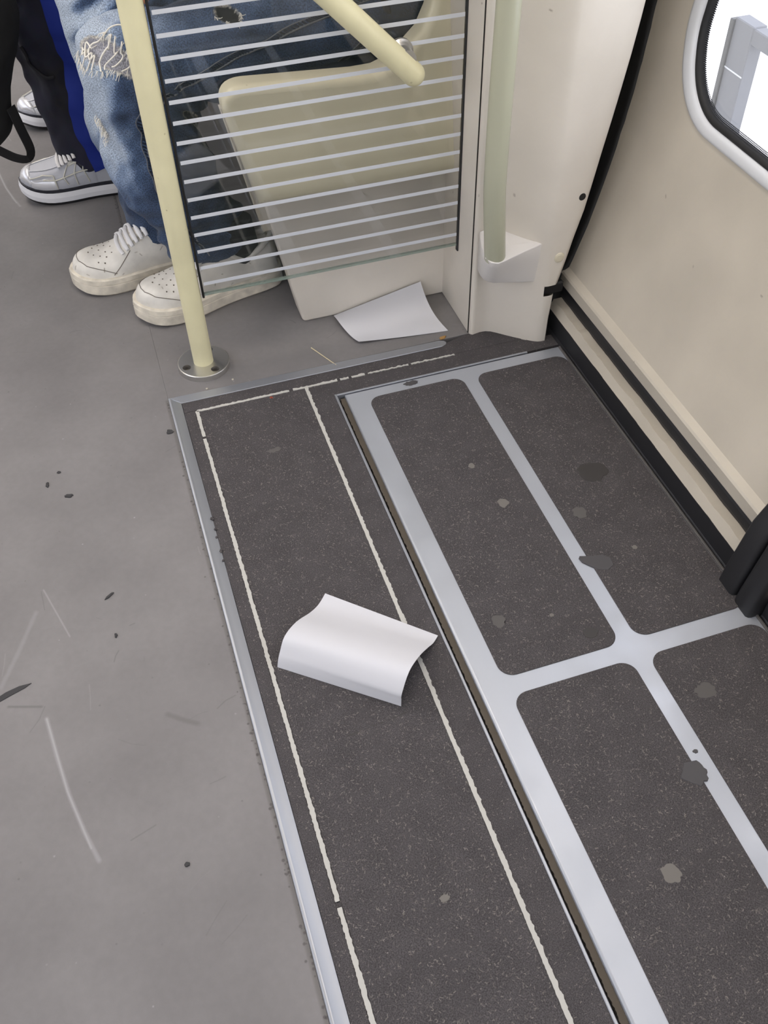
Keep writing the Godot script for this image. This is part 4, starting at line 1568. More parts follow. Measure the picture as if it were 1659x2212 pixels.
func sneaker(parent: Node3D, xf: Transform3D, rows_of_lace: int) -> Node3D:   # low white leather sneaker; side +1: camera side is a = 0
	var o := Node3D.new()
	o.name = "shoe"
	parent.add_child(o, true)
	o.transform = xf
	var s := Last.new()
	s.L = 0.298
	s.lift = 0.031
	s.W = [[0.0, 0.004, 0.05], [0.02, 0.02, 0.066], [0.06, 0.031, 0.071], [0.15, 0.036, 0.064], [0.28, 0.037, 0.060], [0.40, 0.039, 0.086], [0.5, 0.043, 0.080], [0.6, 0.049, 0.064], [0.7, 0.053, 0.049], [0.8, 0.053, 0.043], [0.88, 0.047, 0.041], [0.94, 0.036, 0.036], [0.98, 0.021, 0.024], [1.0, 0.004, 0.008]]
	put("upper", upper_mesh(s, 0.008, 0.72, 0.0016), M.white_leather, o)
	put("sole", sole_mesh(s, [[0.001, 0.001], [0.0, 0.004], [0.004, 0.0075], [0.022, 0.0075], [0.0235, 0.0062], [0.025, 0.0075], [0.034, 0.0065], [0.036, 0.004], [0.036, 0.0]], 0.008), M.dirty_sole, o)
	# toe box seam and panels
	var st := new_st()
	for l in [[[0.72, 0.07], [0.80, 0.16], [0.90, 0.24], [0.945, 0.38], [0.952, 0.5], [0.945, 0.62], [0.90, 0.76], [0.80, 0.84], [0.72, 0.93]],
			[[0.74, 0.06], [0.66, 0.18], [0.60, 0.26], [0.56, 0.30]], [[0.74, 0.94], [0.66, 0.82], [0.60, 0.74]],
			[[0.03, 0.18], [0.12, 0.16], [0.22, 0.10], [0.27, 0.02]],
			[[0.10, 0.30], [0.2, 0.22], [0.36, 0.14], [0.5, 0.12], [0.6, 0.05]], [[0.34, 0.33], [0.42, 0.22], [0.52, 0.20], [0.60, 0.26]]]:
		var path := on_upper(s, l, 0.0004, 0.008)
		add_tube(st, path, 0.0007, -1.0, 6)
	put("seam", done(st), M.seam, o)
	# swoosh shaped side panel: broad near the toe side, sweeping back to a point at the heel
	st = new_st()
	var lo := [[0.13, 0.36], [0.25, 0.235], [0.36, 0.135], [0.47, 0.085], [0.545, 0.10], [0.58, 0.17]]
	var hi := [[0.13, 0.365], [0.25, 0.27], [0.36, 0.20], [0.45, 0.165], [0.52, 0.18], [0.575, 0.215]]
	var rows := []
	for k in 6:
		rows.append(PackedVector3Array([s.at(lo[k][0], lo[k][1], 0.0), s.at(lo[k][0], lo[k][1], 0.0014), s.at(hi[k][0], hi[k][1], 0.0014), s.at(hi[k][0], hi[k][1], 0.0)]))
	add_loft(st, rows, false, false, 1)
	put("side_panel", done(st), M.white_leather, o)
	st = new_st()
	add_tube(st, on_upper(s, lo, 0.001, 0.008), 0.0006, -1.0, 5)
	add_tube(st, on_upper(s, hi, 0.001, 0.008), 0.0006, -1.0, 5)
	put("seam", done(st), M.seam, o)
	# tongue, collar, laces
	var tg := []
	for i in 9:
		var t := lerpf(0.62, 0.36, i / 8.0)
		var r := PackedVector3Array()
		for j in 9:
			var a := lerpf(0.34, 0.66, j / 8.0)
			var lift := 0.003 + 0.018 * pow(i / 8.0, 2.0)
			r.append(s.at(t, a, lift))
		tg.append(r)
	st = new_st()
	add_loft(st, tg, false, false, 1)
	put("tongue", done(st), M.white_leather, o)
	for i in rows_of_lace:
		var t := 0.66 - 0.036 * i
		var g := 0.003 + 0.0018 * i
		put("lace", tube(on_upper(s, [[t - 0.012, 0.27], [t, 0.36], [t + 0.012, 0.5], [t + 0.004, 0.64], [t - 0.012, 0.73]], g, 0.008), 0.0042, -1.0, 8, false, 0.5), M.lace, o)
		if i < rows_of_lace - 1:
			put("lace", tube(on_upper(s, [[t, 0.28], [t - 0.02, 0.42], [t - 0.03, 0.58], [t - 0.045, 0.72]], g + 0.003, 0.008), 0.004, -1.0, 8, false, 0.5), M.lace, o)
	var col := PackedVector3Array()
	for q in [[0.36, 0.30], [0.26, 0.285], [0.16, 0.30], [0.08, 0.34], [0.035, 0.42], [0.03, 0.5], [0.035, 0.58], [0.08, 0.66], [0.16, 0.70], [0.26, 0.715], [0.36, 0.70]]:
		col.append(s.at(q[0], q[1], 0.002) + Vector3(0, 0.006 * clampf(1.0 - q[0] * 4.0, 0.0, 1.0), 0))
	put("collar", tube(smooth_path(col, 0.006), 0.006, -1.0, 8), M.white_leather, o)
	var dots := new_st()
	for k in [[0.72, 0.40], [0.72, 0.5], [0.72, 0.6], [0.76, 0.36], [0.76, 0.45], [0.76, 0.55], [0.76, 0.64], [0.8, 0.40], [0.8, 0.5], [0.8, 0.6], [0.84, 0.44], [0.84, 0.56], [0.87, 0.5], [0.78, 0.27], [0.82, 0.3], [0.78, 0.73], [0.82, 0.7]]:
		var c := s.at(k[0], k[1], 0.0004) + Vector3(0, pow(clampf((k[0] - 0.72) / 0.28, 0, 1), 2.0) * 0.008, 0)
		add_tube(dots, PackedVector3Array([c - Vector3(0, 0.002, 0), c + Vector3(0, 0.0006, 0)]), 0.0014, -1.0, 7)
	var hole := put("perforations", done(dots), M.seam, o)
	hole.set_meta("kind", "stuff")
	# ankle in a dark sock
	put("sock", loft([ring_xz(Vector3(0.075, 0.05, 0), 0.045, 0.030), ring_xz(Vector3(0.08, 0.09, 0), 0.045, 0.032), ring_xz(Vector3(0.085, 0.15, 0), 0.042, 0.034)]), M.charcoal, o)
	return o

func ring_xz(c: Vector3, rx: float, rz: float, n := 20) -> PackedVector3Array:
	var o := PackedVector3Array()
	for i in n:
		var a := TAU * i / n
		o.append(c + Vector3(cos(a) * rx, 0, sin(a) * rz))
	return o

func runner(parent: Node3D, xf: Transform3D) -> Node3D:   # silver running shoe with a notched white midsole
	var o := Node3D.new()
	o.name = "shoe"
	parent.add_child(o, true)
	o.transform = xf
	var s := Last.new()
	s.L = 0.292
	s.lift = 0.036
	s.W = [[0.0, 0.004, 0.05], [0.02, 0.02, 0.066], [0.06, 0.030, 0.07], [0.15, 0.035, 0.062], [0.28, 0.036, 0.058], [0.40, 0.038, 0.074], [0.5, 0.042, 0.070], [0.6, 0.048, 0.060], [0.7, 0.051, 0.049], [0.8, 0.050, 0.041], [0.88, 0.044, 0.034], [0.94, 0.034, 0.028], [0.98, 0.020, 0.018], [1.0, 0.004, 0.006]]
	put("upper", upper_mesh(s, 0.012), M.silver_mesh, o)
	put("outsole", sole_mesh(s, [[0.001, -0.002], [0.0, 0.002], [0.006, 0.0035], [0.007, 0.0]], 0.016), M.rubber, o)
	put("midsole", sole_mesh(s, [[0.006, 0.002], [0.0075, 0.006], [0.018, 0.0065], [0.029, 0.004], [0.03, 0.0]], 0.016), M.midsole, o)
	put("rim_line", sole_mesh(s, [[0.0285, 0.0], [0.029, 0.0035], [0.035, 0.003], [0.036, 0.0]], 0.013), M.dark_print, o)
	# notches
	var st := new_st()
	var ol := s.outline(0.0062, 40)
	for i in [9, 13, 17, 20, 23, 26, 29, 32]:
		var p := ol[i]
		var up := pow(clampf((p.x / s.L - 0.72) / 0.28, 0, 1), 2.0) * 0.016
		add_tube(st, PackedVector3Array([Vector3(p.x, 0.006 + up, p.y), Vector3(p.x + 0.002, 0.016 + up, p.y + 0.0003), Vector3(p.x + 0.004, 0.027 + up, p.y - 0.0012)]), 0.0024, 0.0012, 6)
	var nt := put("notches", done(st), M.rubber, o)
	nt.set_meta("kind", "stuff")
	for side in [0, 1]:
		var f := func(l: Array) -> Array:
			var q := []
			for e in l:
				q.append([e[0], e[1] if side == 0 else 1.0 - e[1]])
			return q
		put("overlay", patch(s, f.call([[0.70, 0.0], [0.90, 0.0], [0.90, 0.17], [0.72, 0.20]]), 0.0018), M.silver, o)
		put("overlay", patch(s, f.call([[0.40, 0.0], [0.70, 0.0], [0.70, 0.11], [0.40, 0.12]]), 0.0016), M.silver_mesh, o)
		put("overlay", patch(s, f.call([[0.05, 0.0], [0.30, 0.0], [0.30, 0.13], [0.05, 0.2]]), 0.0022), M.silver, o)
		put("overlay", patch(s, f.call([[0.44, 0.25], [0.60, 0.25], [0.60, 0.33], [0.42, 0.35]]), 0.0026), M.pale_overlay, o)
		for l in [[[0.46, 0.02], [0.49, 0.14], [0.47, 0.27]], [[0.55, 0.02], [0.56, 0.13], [0.53, 0.26]], [[0.40, 0.12], [0.55, 0.13], [0.70, 0.12], [0.80, 0.16]], [[0.62, 0.04], [0.645, 0.13], [0.60, 0.27]], [[0.705, 0.02], [0.72, 0.2], [0.80, 0.25], [0.9, 0.2]]]:
			put("piping", tube(on_upper(s, f.call(l), 0.003), 0.0016, -1.0, 6), M.pale_overlay, o)
		# dark curved check on the flank
		st = new_st()
		var lo: Array = f.call([[0.20, 0.36], [0.28, 0.28], [0.37, 0.20], [0.45, 0.155], [0.50, 0.165], [0.52, 0.235]])
		var hi: Array = f.call([[0.20, 0.365], [0.28, 0.31], [0.37, 0.255], [0.435, 0.225], [0.475, 0.225], [0.515, 0.25]])
		var rows := []
		for k in 6:
			rows.append(PackedVector3Array([s.at(lo[k][0], lo[k][1], 0.001), s.at(lo[k][0], lo[k][1], 0.004), s.at(hi[k][0], hi[k][1], 0.004), s.at(hi[k][0], hi[k][1], 0.001)]))
		add_loft(st, rows, false, false, 1)
		put("check_mark", done(st), M.dark_print, o)
	put("toe_overlay", patch(s, [[0.90, 0.05], [0.985, 0.2], [0.985, 0.8], [0.90, 0.95]], 0.0018, 8, 14), M.silver, o)
	put("piping", tube(on_upper(s, [[0.68, 0.34], [0.80, 0.36], [0.90, 0.40], [0.925, 0.5], [0.90, 0.60], [0.80, 0.64], [0.68, 0.66]], 0.0012), 0.0012, -1.0, 6), M.silver, o)
	var tg := []
	for i in 9:
		var t := lerpf(0.66, 0.36, i / 8.0)
		var r := PackedVector3Array()
		for j in 9:
			r.append(s.at(t, lerpf(0.33, 0.67, j / 8.0), 0.003 + 0.016 * pow(i / 8.0, 2.0)))
		tg.append(r)
	st = new_st()
	add_loft(st, tg, false, false, 1)
	put("tongue", done(st), M.silver, o)
	for i in 5:
		var t := 0.67 - 0.032 * i
		put("lace", tube(on_upper(s, [[t - 0.01, 0.28], [t + 0.004, 0.38], [t + 0.01, 0.5], [t + 0.004, 0.62], [t - 0.01, 0.72]], 0.006 + 0.002 * i), 0.0038, -1.0, 8, false, 0.5), M.lace, o)
	put("sock", loft([ring_xz(Vector3(0.075, 0.05, 0), 0.045, 0.030), ring_xz(Vector3(0.085, 0.15, 0), 0.042, 0.034)]), M.charcoal, o)
	return o

# ---------------------------------------------------------------- people
func face_and_hair(o: Node3D, c: Vector3) -> void:   # c: middle of the head, looking along -x
	for s in [-1.0, 1.0]:
		var ball := SphereMesh.new()
		ball.radius = 0.012
		ball.height = 0.024
		var e := put("eye", ball, M.eye, o)
		e.position = c + Vector3(-0.083, 0.005, 0.032 * s)
		var ir := SphereMesh.new()
		ir.radius = 0.0062
		ir.height = 0.0124
		var q := put("iris", ir, M.iris, e)
		q.position = Vector3(-0.0075, 0, 0)
	put("mouth", tube(smooth_path(PackedVector3Array([c + Vector3(-0.083, -0.064, -0.024), c + Vector3(-0.094, -0.062, 0), c + Vector3(-0.083, -0.064, 0.024)]), 0.004), 0.0045, -1.0, 8), M.lips, o)
	var f := Field.new()
	f.k = 0.03
	f.chain([[c + Vector3(0.012, 0.045, 0), 0.1], [c + Vector3(0.04, -0.02, 0), 0.078]])
	f.chain([[c + Vector3(-0.05, 0.085, 0), 0.05], [c + Vector3(0.03, 0.06, 0), 0.07]])
	f.cap(Plane(Vector3(-0.85, -0.5, 0).normalized(), (c + Vector3(-0.06, 0.05, 0)).dot(Vector3(-0.85, -0.5, 0).normalized())))
	put("hair", nets_mesh([net(f, 0.012)]), M.hair, o)

func head_field(c: Vector3, neck: Vector3) -> Field:
	var f := Field.new()
	f.k = 0.035
	f.chain([[c + Vector3(0.01, 0.03, 0), 0.092], [c + Vector3(-0.02, -0.03, 0), 0.072], [c + Vector3(-0.045, -0.085, 0), 0.04]])
	f.chain([[c + Vector3(-0.085, 0.0, 0), 0.012], [c + Vector3(-0.108, -0.03, 0), 0.013]])
	for s in [-1.0, 1.0]:
		f.chain([[c + Vector3(0.01, 0.01, 0.078 * s), 0.016], [c + Vector3(0.005, -0.025, 0.076 * s), 0.012]])
	f.chain([[c + Vector3(0.02, -0.06, 0), 0.055], [neck, 0.06]])
	return f

func hand_net(wrist: Vector3, dir: Vector3, down: Vector3, thumb: float) -> Array:   # palm down, fingers curling towards `down`
	var f := Field.new()
	f.k = 0.010
	var across := dir.cross(down).normalized()
	var knuck := wrist + dir * 0.085
	for i in 4:
		var off := (i - 1.5) * 0.0205
		var k: Vector3 = knuck + across * off + dir * [0.0, 0.006, 0.004, -0.006][i]
		f.chain([[wrist + across * off * 0.5, 0.017], [k, 0.0125]])
		var l: float = [0.040, 0.045, 0.042, 0.033][i]
		var a: Vector3 = k + dir * l + down * 0.008
		var b: Vector3 = a + dir * l * 0.55 + down * l * 0.36
		f.chain([[k, 0.0098], [a, 0.0088], [b, 0.0082], [b + (dir * 0.4 + down * 0.8).normalized() * l * 0.5, 0.0072]])
	var t0 := wrist + dir * 0.025 + across * 0.02 * thumb
	var t1 := t0 + (dir * 0.6 + across * thumb * 0.8).normalized() * 0.04 + down * 0.01
	f.chain([[t0, 0.015], [t1, 0.0105], [t1 + (dir * 0.95 + across * thumb * 0.2).normalized() * 0.03 + down * 0.008, 0.0085]])
	f.chain([[wrist - dir * 0.03, 0.024], [wrist, 0.022]])
	return net(f, 0.0045)

func mixed(cols: Array, t: float) -> Color:
	t = clampf(t, 0, 1) * (cols.size() - 1)
	var i := mini(int(t), cols.size() - 2)
	return cols[i].lerp(cols[i + 1], t - i)

func leg_fields_a() -> Array[Field]:
	var nz := FastNoiseLite.new()
	nz.seed = 12
	nz.frequency = 7.0
	nz.fractal_octaves = 3
	var near := Field.new()
	near.k = 0.05
	near.chain([[Vector3(0.54, 0.515, -1.665), 0.10], [Vector3(0.30, 0.468, -1.68), 0.087], [Vector3(0.086, 0.436, -1.69), 0.080], [Vector3(0.096, 0.28, -1.69), 0.081], [Vector3(0.180, 0.05, -1.685), 0.081]])
	near.noise = nz
	near.amp = 0.016
	near.folds = func(p: Vector3) -> float:
		var k := exp(-Vector2(p.x - 0.17, p.y - 0.36).length_squared() / 0.008)
		var w := 0.006 * k * sin((p.y * 0.8 + p.x) * 150.0 + 2.5 * sin(p.z * 30.0))
		var h := exp(-pow((p.y - 0.14) / 0.06, 2.0)) * 0.005 * sin(p.y * 170.0 + 8.0 * p.x + 2.0 * sin(p.z * 40.0))
		return w + h + 0.007 * in_rip(p)
	near.cap(Plane(Vector3(0.25, -1.0, 0).normalized(), Vector3(0.18, 0.096, -1.685).dot(Vector3(0.25, -1.0, 0).normalized())))
	var far := Field.new()
	far.k = 0.05
	far.chain([[Vector3(0.54, 0.53, -1.85), 0.10], [Vector3(0.30, 0.52, -1.83), 0.09], [Vector3(0.085, 0.498, -1.81), 0.082], [Vector3(0.078, 0.30, -1.81), 0.075], [Vector3(0.085, 0.04, -1.795), 0.066]])
	far.noise = nz
	far.amp = 0.016
	far.folds = func(p: Vector3) -> float:
		var k := exp(-Vector2(p.x - 0.08, p.y - 0.50).length_squared() / 0.006)
		return 0.006 * k * sin((p.y - p.x * 0.6) * 140.0)
	far.cap(Plane(Vector3(0, -1.0, 0), -0.080))
	return [near, far]

func in_rip(p: Vector3) -> float:   # 1 inside the tears of the near trouser leg
	var q := (p - Vector3(0.047, 0.481, -1.637))
	var u := q.dot(Vector3(0.62, 0.16, 0.77).normalized())
	var v := q.dot(Vector3(0.62, 0.62, -0.48).normalized())
	var w := 1.0 - smoothstep(0.75, 1.05, Vector2(u / 0.052, v / 0.021).length())
	var q2 := p - Vector3(0.247, 0.523, -1.62)
	var u2 := q2.dot(Vector3(0.75, -0.35, 0.55).normalized())
	var v2 := q2.dot(Vector3(0.75, 0.40, -0.5).normalized())
	return maxf(w, 1.0 - smoothstep(0.75, 1.05, Vector2(u2 / 0.026, v2 / 0.013).length()))

func passenger_a() -> void:
	var o := thing("person", "seated person in ripped blue jeans and scuffed white low sneakers behind the glass partition", "person", Vector3(0.3, 0, -1.75))
	var base := -o.position
	var T := Transform3D(Basis(), base)
	var legs := leg_fields_a()
	var cols := [lin(34, 46, 70), lin(50, 67, 96), lin(84, 106, 140), lin(142, 162, 192), lin(186, 200, 218)]
	var fade := FastNoiseLite.new()
	fade.seed = 5
	fade.frequency = 9.0
	fade.fractal_octaves = 4
	var pale := lin(172, 172, 182)
	var black := lin(16, 15, 17)
	var white := lin(222, 216, 204)
	var paint := func(p: Vector3, n: Vector3) -> Color:
		var t := 0.30 + 0.2 * fade.get_noise_3dv(p)
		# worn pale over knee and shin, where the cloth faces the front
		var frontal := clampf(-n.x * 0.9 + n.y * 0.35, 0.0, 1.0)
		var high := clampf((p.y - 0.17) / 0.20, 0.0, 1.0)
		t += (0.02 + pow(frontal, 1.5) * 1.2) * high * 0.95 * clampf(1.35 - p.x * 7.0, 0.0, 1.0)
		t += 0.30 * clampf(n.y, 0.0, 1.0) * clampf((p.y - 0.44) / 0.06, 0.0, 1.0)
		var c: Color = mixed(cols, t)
		var edge := exp(-pow((p.y - 0.100) / 0.004, 2.0)) * 0.25
		c = c.lerp(lin(96, 120, 150), edge)
		if p.z > -1.745:
			var r := in_rip(p)
			if r > 0.0:
				var inner := pale if p.x < 0.15 else black
				c = c.lerp(white, clampf(r * 5.0, 0, 1)).lerp(inner, clampf((r - 0.35) * 4.0, 0, 1))
			var frs := Vector3(0.014, 0.385, -1.655)
			var d2 := Vector2((p.y - 0.36) / 0.03, (p.z + 1.66) / 0.012).length()
			if p.x < 0.06 and d2 < 1.0 and fade.get_noise_3dv(p * 5.0) > -0.1:
				c = c.lerp(white, (1.0 - d2) * 1.3)
		return c
	var hip := Field.new()
	hip.k = 0.06
	hip.chain([[Vector3(0.56, 0.53, -1.68), 0.115], [Vector3(0.56, 0.54, -1.84), 0.115]])
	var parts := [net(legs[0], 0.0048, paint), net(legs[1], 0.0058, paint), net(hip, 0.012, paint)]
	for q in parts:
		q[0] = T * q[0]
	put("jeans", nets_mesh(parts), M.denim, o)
	# seams on the near leg
	var near := legs[0]
	for line in [[[0.085, 0.405, -1.607], [0.122, 0.43, -1.606], [0.185, 0.451, -1.603], [0.258, 0.481, -1.594], [0.354, 0.509, -1.592], [0.47, 0.54, -1.58]], [[0.075, 0.41, -1.61], [0.071, 0.36, -1.62], [0.074, 0.30, -1.618], [0.10, 0.2, -1.615], [0.14, 0.115, -1.61]], [[0.41, 0.40, -1.60], [0.44, 0.45, -1.59], [0.49, 0.50, -1.58]]]:
		for k in 2:
			var pts := PackedVector3Array()
			for q in line:
				pts.append(Vector3(q[0], q[1], q[2]) + Vector3(0.010, -0.006, 0) * k)
			pts = smooth_path(pts, 0.008)
			for i in pts.size():
				pts[i] = T * onto(near, pts[i], 0.0004)
			put("seam", tube(pts, 0.0010 if k == 0 else 0.0017, -1.0, 5), M.stitch, o)
			if k == 0:
				var pk := new_st()
				for i in range(0, pts.size() - 1):
					var a := T * onto(near, T.affine_inverse() * pts[i] + Vector3(0.002, -0.0012, 0), 0.0002)
					var b := T * onto(near, T.affine_inverse() * pts[i] + Vector3(0.0095, -0.0052, 0), 0.0002)
					add_tube(pk, PackedVector3Array([a, (a + b) * 0.5 + Vector3(0, 0, 0.0008), b]), 0.0019, 0.0016, 5)
				var pm := put("seam_puckers", done(pk), M.denim_dark, o)
				pm.set_meta("kind", "stuff")
	# loose white threads across the torn knee and a fringe round it
	var g := RandomNumberGenerator.new()
	g.seed = 19
	var c0 := Vector3(0.047, 0.481, -1.637)
	var eu := Vector3(0.62, 0.16, 0.77).normalized()
	var ev := Vector3(0.62, 0.62, -0.48).normalized()
	for i in 7:
		var u := -0.042 + 0.0145 * i + g.randf_range(-0.004, 0.004)
		var pts := PackedVector3Array()
		for k in 7:
			var v := lerpf(-0.024, 0.024, k / 6.0)
			var q := c0 + eu * (u + 0.006 * sin(k * 0.9 + i)) + ev * v * (1.0 - pow(u / 0.07, 2.0))
			pts.append(T * onto(near, q, 0.0055))
		put("thread", tube(smooth_path(pts, 0.004), 0.0010 + g.randf() * 0.0006, -1.0, 5), M.thread, o)
	var st := new_st()
	for i in 90:
		var a := g.randf() * TAU
		var e := c0 + eu * cos(a) * 0.055 + ev * sin(a) * 0.024
		var b := onto(near, e, 0.002)
		var d := (eu * g.randf_range(-0.7, 0.7) - ev * g.randf_range(0.2, 1.0) + Vector3(-0.3, -0.2, 0.3)).normalized()
		var mid := onto(near, b + d * g.randf_range(0.004, 0.009), g.randf_range(0.002, 0.006))
		var tip := mid + (d + Vector3(0, -0.4, 0)).normalized() * g.randf_range(0.003, 0.010)
		add_tube(st, PackedVector3Array([T * b, T * mid, T * tip]), 0.0007, 0.0003, 5)
	var e2 := Vector3(0.247, 0.523, -1.62)
	for i in 46:
		var a := g.randf_range(-2.2, 1.0)
		var b := onto(near, e2 + Vector3(0.75, -0.35, 0.55).normalized() * cos(a) * 0.026 + Vector3(0.75, 0.40, -0.5).normalized() * sin(a) * 0.013, 0.001)
		var d := Vector3(g.randf_range(-0.5, 0.8), g.randf_range(-1, 0.2), 0.3).normalized()
		add_tube(st, PackedVector3Array([T * b, T * (b + d * 0.003 + Vector3(0, 0, 0.002)), T * (b + d * g.randf_range(0.004, 0.010))]), 0.0008, 0.0004, 5)
	for i in 40:
		var p := onto(near, Vector3(0.015, g.randf_range(0.335, 0.385), -1.655 + g.randf_range(-0.012, 0.008)), 0.001)
		add_tube(st, PackedVector3Array([T * p, T * (p + Vector3(-0.003, -0.002, 0.002)), T * (p + Vector3(-0.004, -g.randf_range(0.004, 0.009), 0.003))]), 0.0008, 0.0004, 5)
	var fr := put("frayed_fringe", done(st), M.thread, o)
	fr.set_meta("kind", "stuff")
	# loop of thread above the tear
	var lp := smooth_path(PackedVector3Array([Vector3(0.05, 0.513, -1.648), Vector3(0.062, 0.525, -1.64), Vector3(0.078, 0.528, -1.635), Vector3(0.088, 0.516, -1.632), Vector3(0.08, 0.507, -1.635)]), 0.003)
	for i in lp.size():
		lp[i] = T * lp[i]
	put("thread", tube(lp, 0.0013, -1.0, 6), M.thread, o)
	# jacket
	var cj := lin(44, 38, 35)
	var cs := lin(80, 74, 74)
	var jn := FastNoiseLite.new()
	jn.seed = 8
	jn.frequency = 8.0
	var jp := func(p: Vector3, _n: Vector3) -> Color:
		return (cs if p.x < 0.42 else cj) * (0.9 + 0.3 * jn.get_noise_3dv(p))
	var jk := Field.new()
	jk.k = 0.06
	jk.noise = jn
	jk.amp = 0.012
	jk.chain([[Vector3(0.565, 0.585, -1.70), 0.125], [Vector3(0.60, 0.80, -1.70), 0.12], [Vector3(0.62, 0.98, -1.69), 0.10]])
	jk.chain([[Vector3(0.565, 0.585, -1.81), 0.125], [Vector3(0.60, 0.80, -1.81), 0.12], [Vector3(0.62, 0.98, -1.82), 0.10]])
	jk.chain([[Vector3(0.61, 0.50, -1.69), 0.112], [Vector3(0.58, 0.62, -1.70), 0.12]])
	jk.chain([[Vector3(0.61, 0.50, -1.82), 0.112], [Vector3(0.58, 0.62, -1.81), 0.12]])
	for s in [1.0, -1.0]:
		jk.chain([[Vector3(0.62, 0.985, -1.755 + 0.19 * s), 0.068], [Vector3(0.50, 0.74, -1.755 + 0.215 * s), 0.06], [Vector3(0.325 if s > 0 else 0.28, 0.655 if s > 0 else 0.72, -1.755 + 0.10 * s), 0.046]])
	var jq := net(jk, 0.010, jp)
	jq[0] = T * jq[0]
	put("jacket", nets_mesh([jq]), M.cloth, o)
	put("strap", tube(moved(T, smooth_path(PackedVector3Array([Vector3(0.54, 0.99, -1.60), Vector3(0.495, 0.85, -1.575), Vector3(0.47, 0.66, -1.568), Vector3(0.50, 0.52, -1.562)]), 0.02)), 0.02, -1.0, 10, false, 0.25), M.webbing, o)
	# body under the clothes
	var c := Vector3(0.60, 1.22, -1.755)
	var body := head_field(c, Vector3(0.625, 1.03, -1.755))
	body.chain([[Vector3(0.625, 1.03, -1.755), 0.055], [Vector3(0.615, 0.92, -1.755), 0.08], [Vector3(0.57, 0.58, -1.755), 0.09]])
	for s in [1.0, -1.0]:
		body.chain([[Vector3(0.62, 0.97, -1.755 + 0.15 * s), 0.05], [Vector3(0.50, 0.74, -1.755 + 0.215 * s), 0.042], [Vector3(0.29 if s > 0 else 0.24, 0.642 if s > 0 else 0.71, -1.755 + 0.095 * s), 0.026]])
		var hz := -1.67 if s > 0 else -1.84
		var kz := -1.69 if s > 0 else -1.81
		body.chain([[Vector3(0.54, 0.53, hz), 0.07], [Vector3(0.10, 0.43 if s > 0 else 0.49, kz), 0.05], [Vector3(0.105, 0.29, kz), 0.045], [Vector3(0.18 if s > 0 else 0.09, 0.13, kz), 0.034]])
	var nets := [net(body, 0.009)]
	nets.append(hand_net(Vector3(0.290, 0.642, -1.660), Vector3(-0.93, -0.35, -0.1).normalized(), Vector3(-0.35, -0.93, 0).normalized(), -1.0))
	nets.append(hand_net(Vector3(0.238, 0.712, -1.850), Vector3(-0.95, -0.3, 0.05).normalized(), Vector3(-0.3, -0.95, 0).normalized(), 1.0))
	for q in nets:
		q[0] = T * q[0]
	put("body", nets_mesh(nets), M.skin, o)
	face_and_hair(o, c + base)
	# shoes
	sneaker(o, Transform3D(Basis(Vector3.UP, PI + 0.20), Vector3(0.287, 0, -1.668) + base), 3)
	sneaker(o, Transform3D(Basis(Vector3.UP, PI + 0.02), Vector3(0.185, 0, -1.772) + base), 6)

func moved(t: Transform3D, p: PackedVector3Array) -> PackedVector3Array:
	return t * p

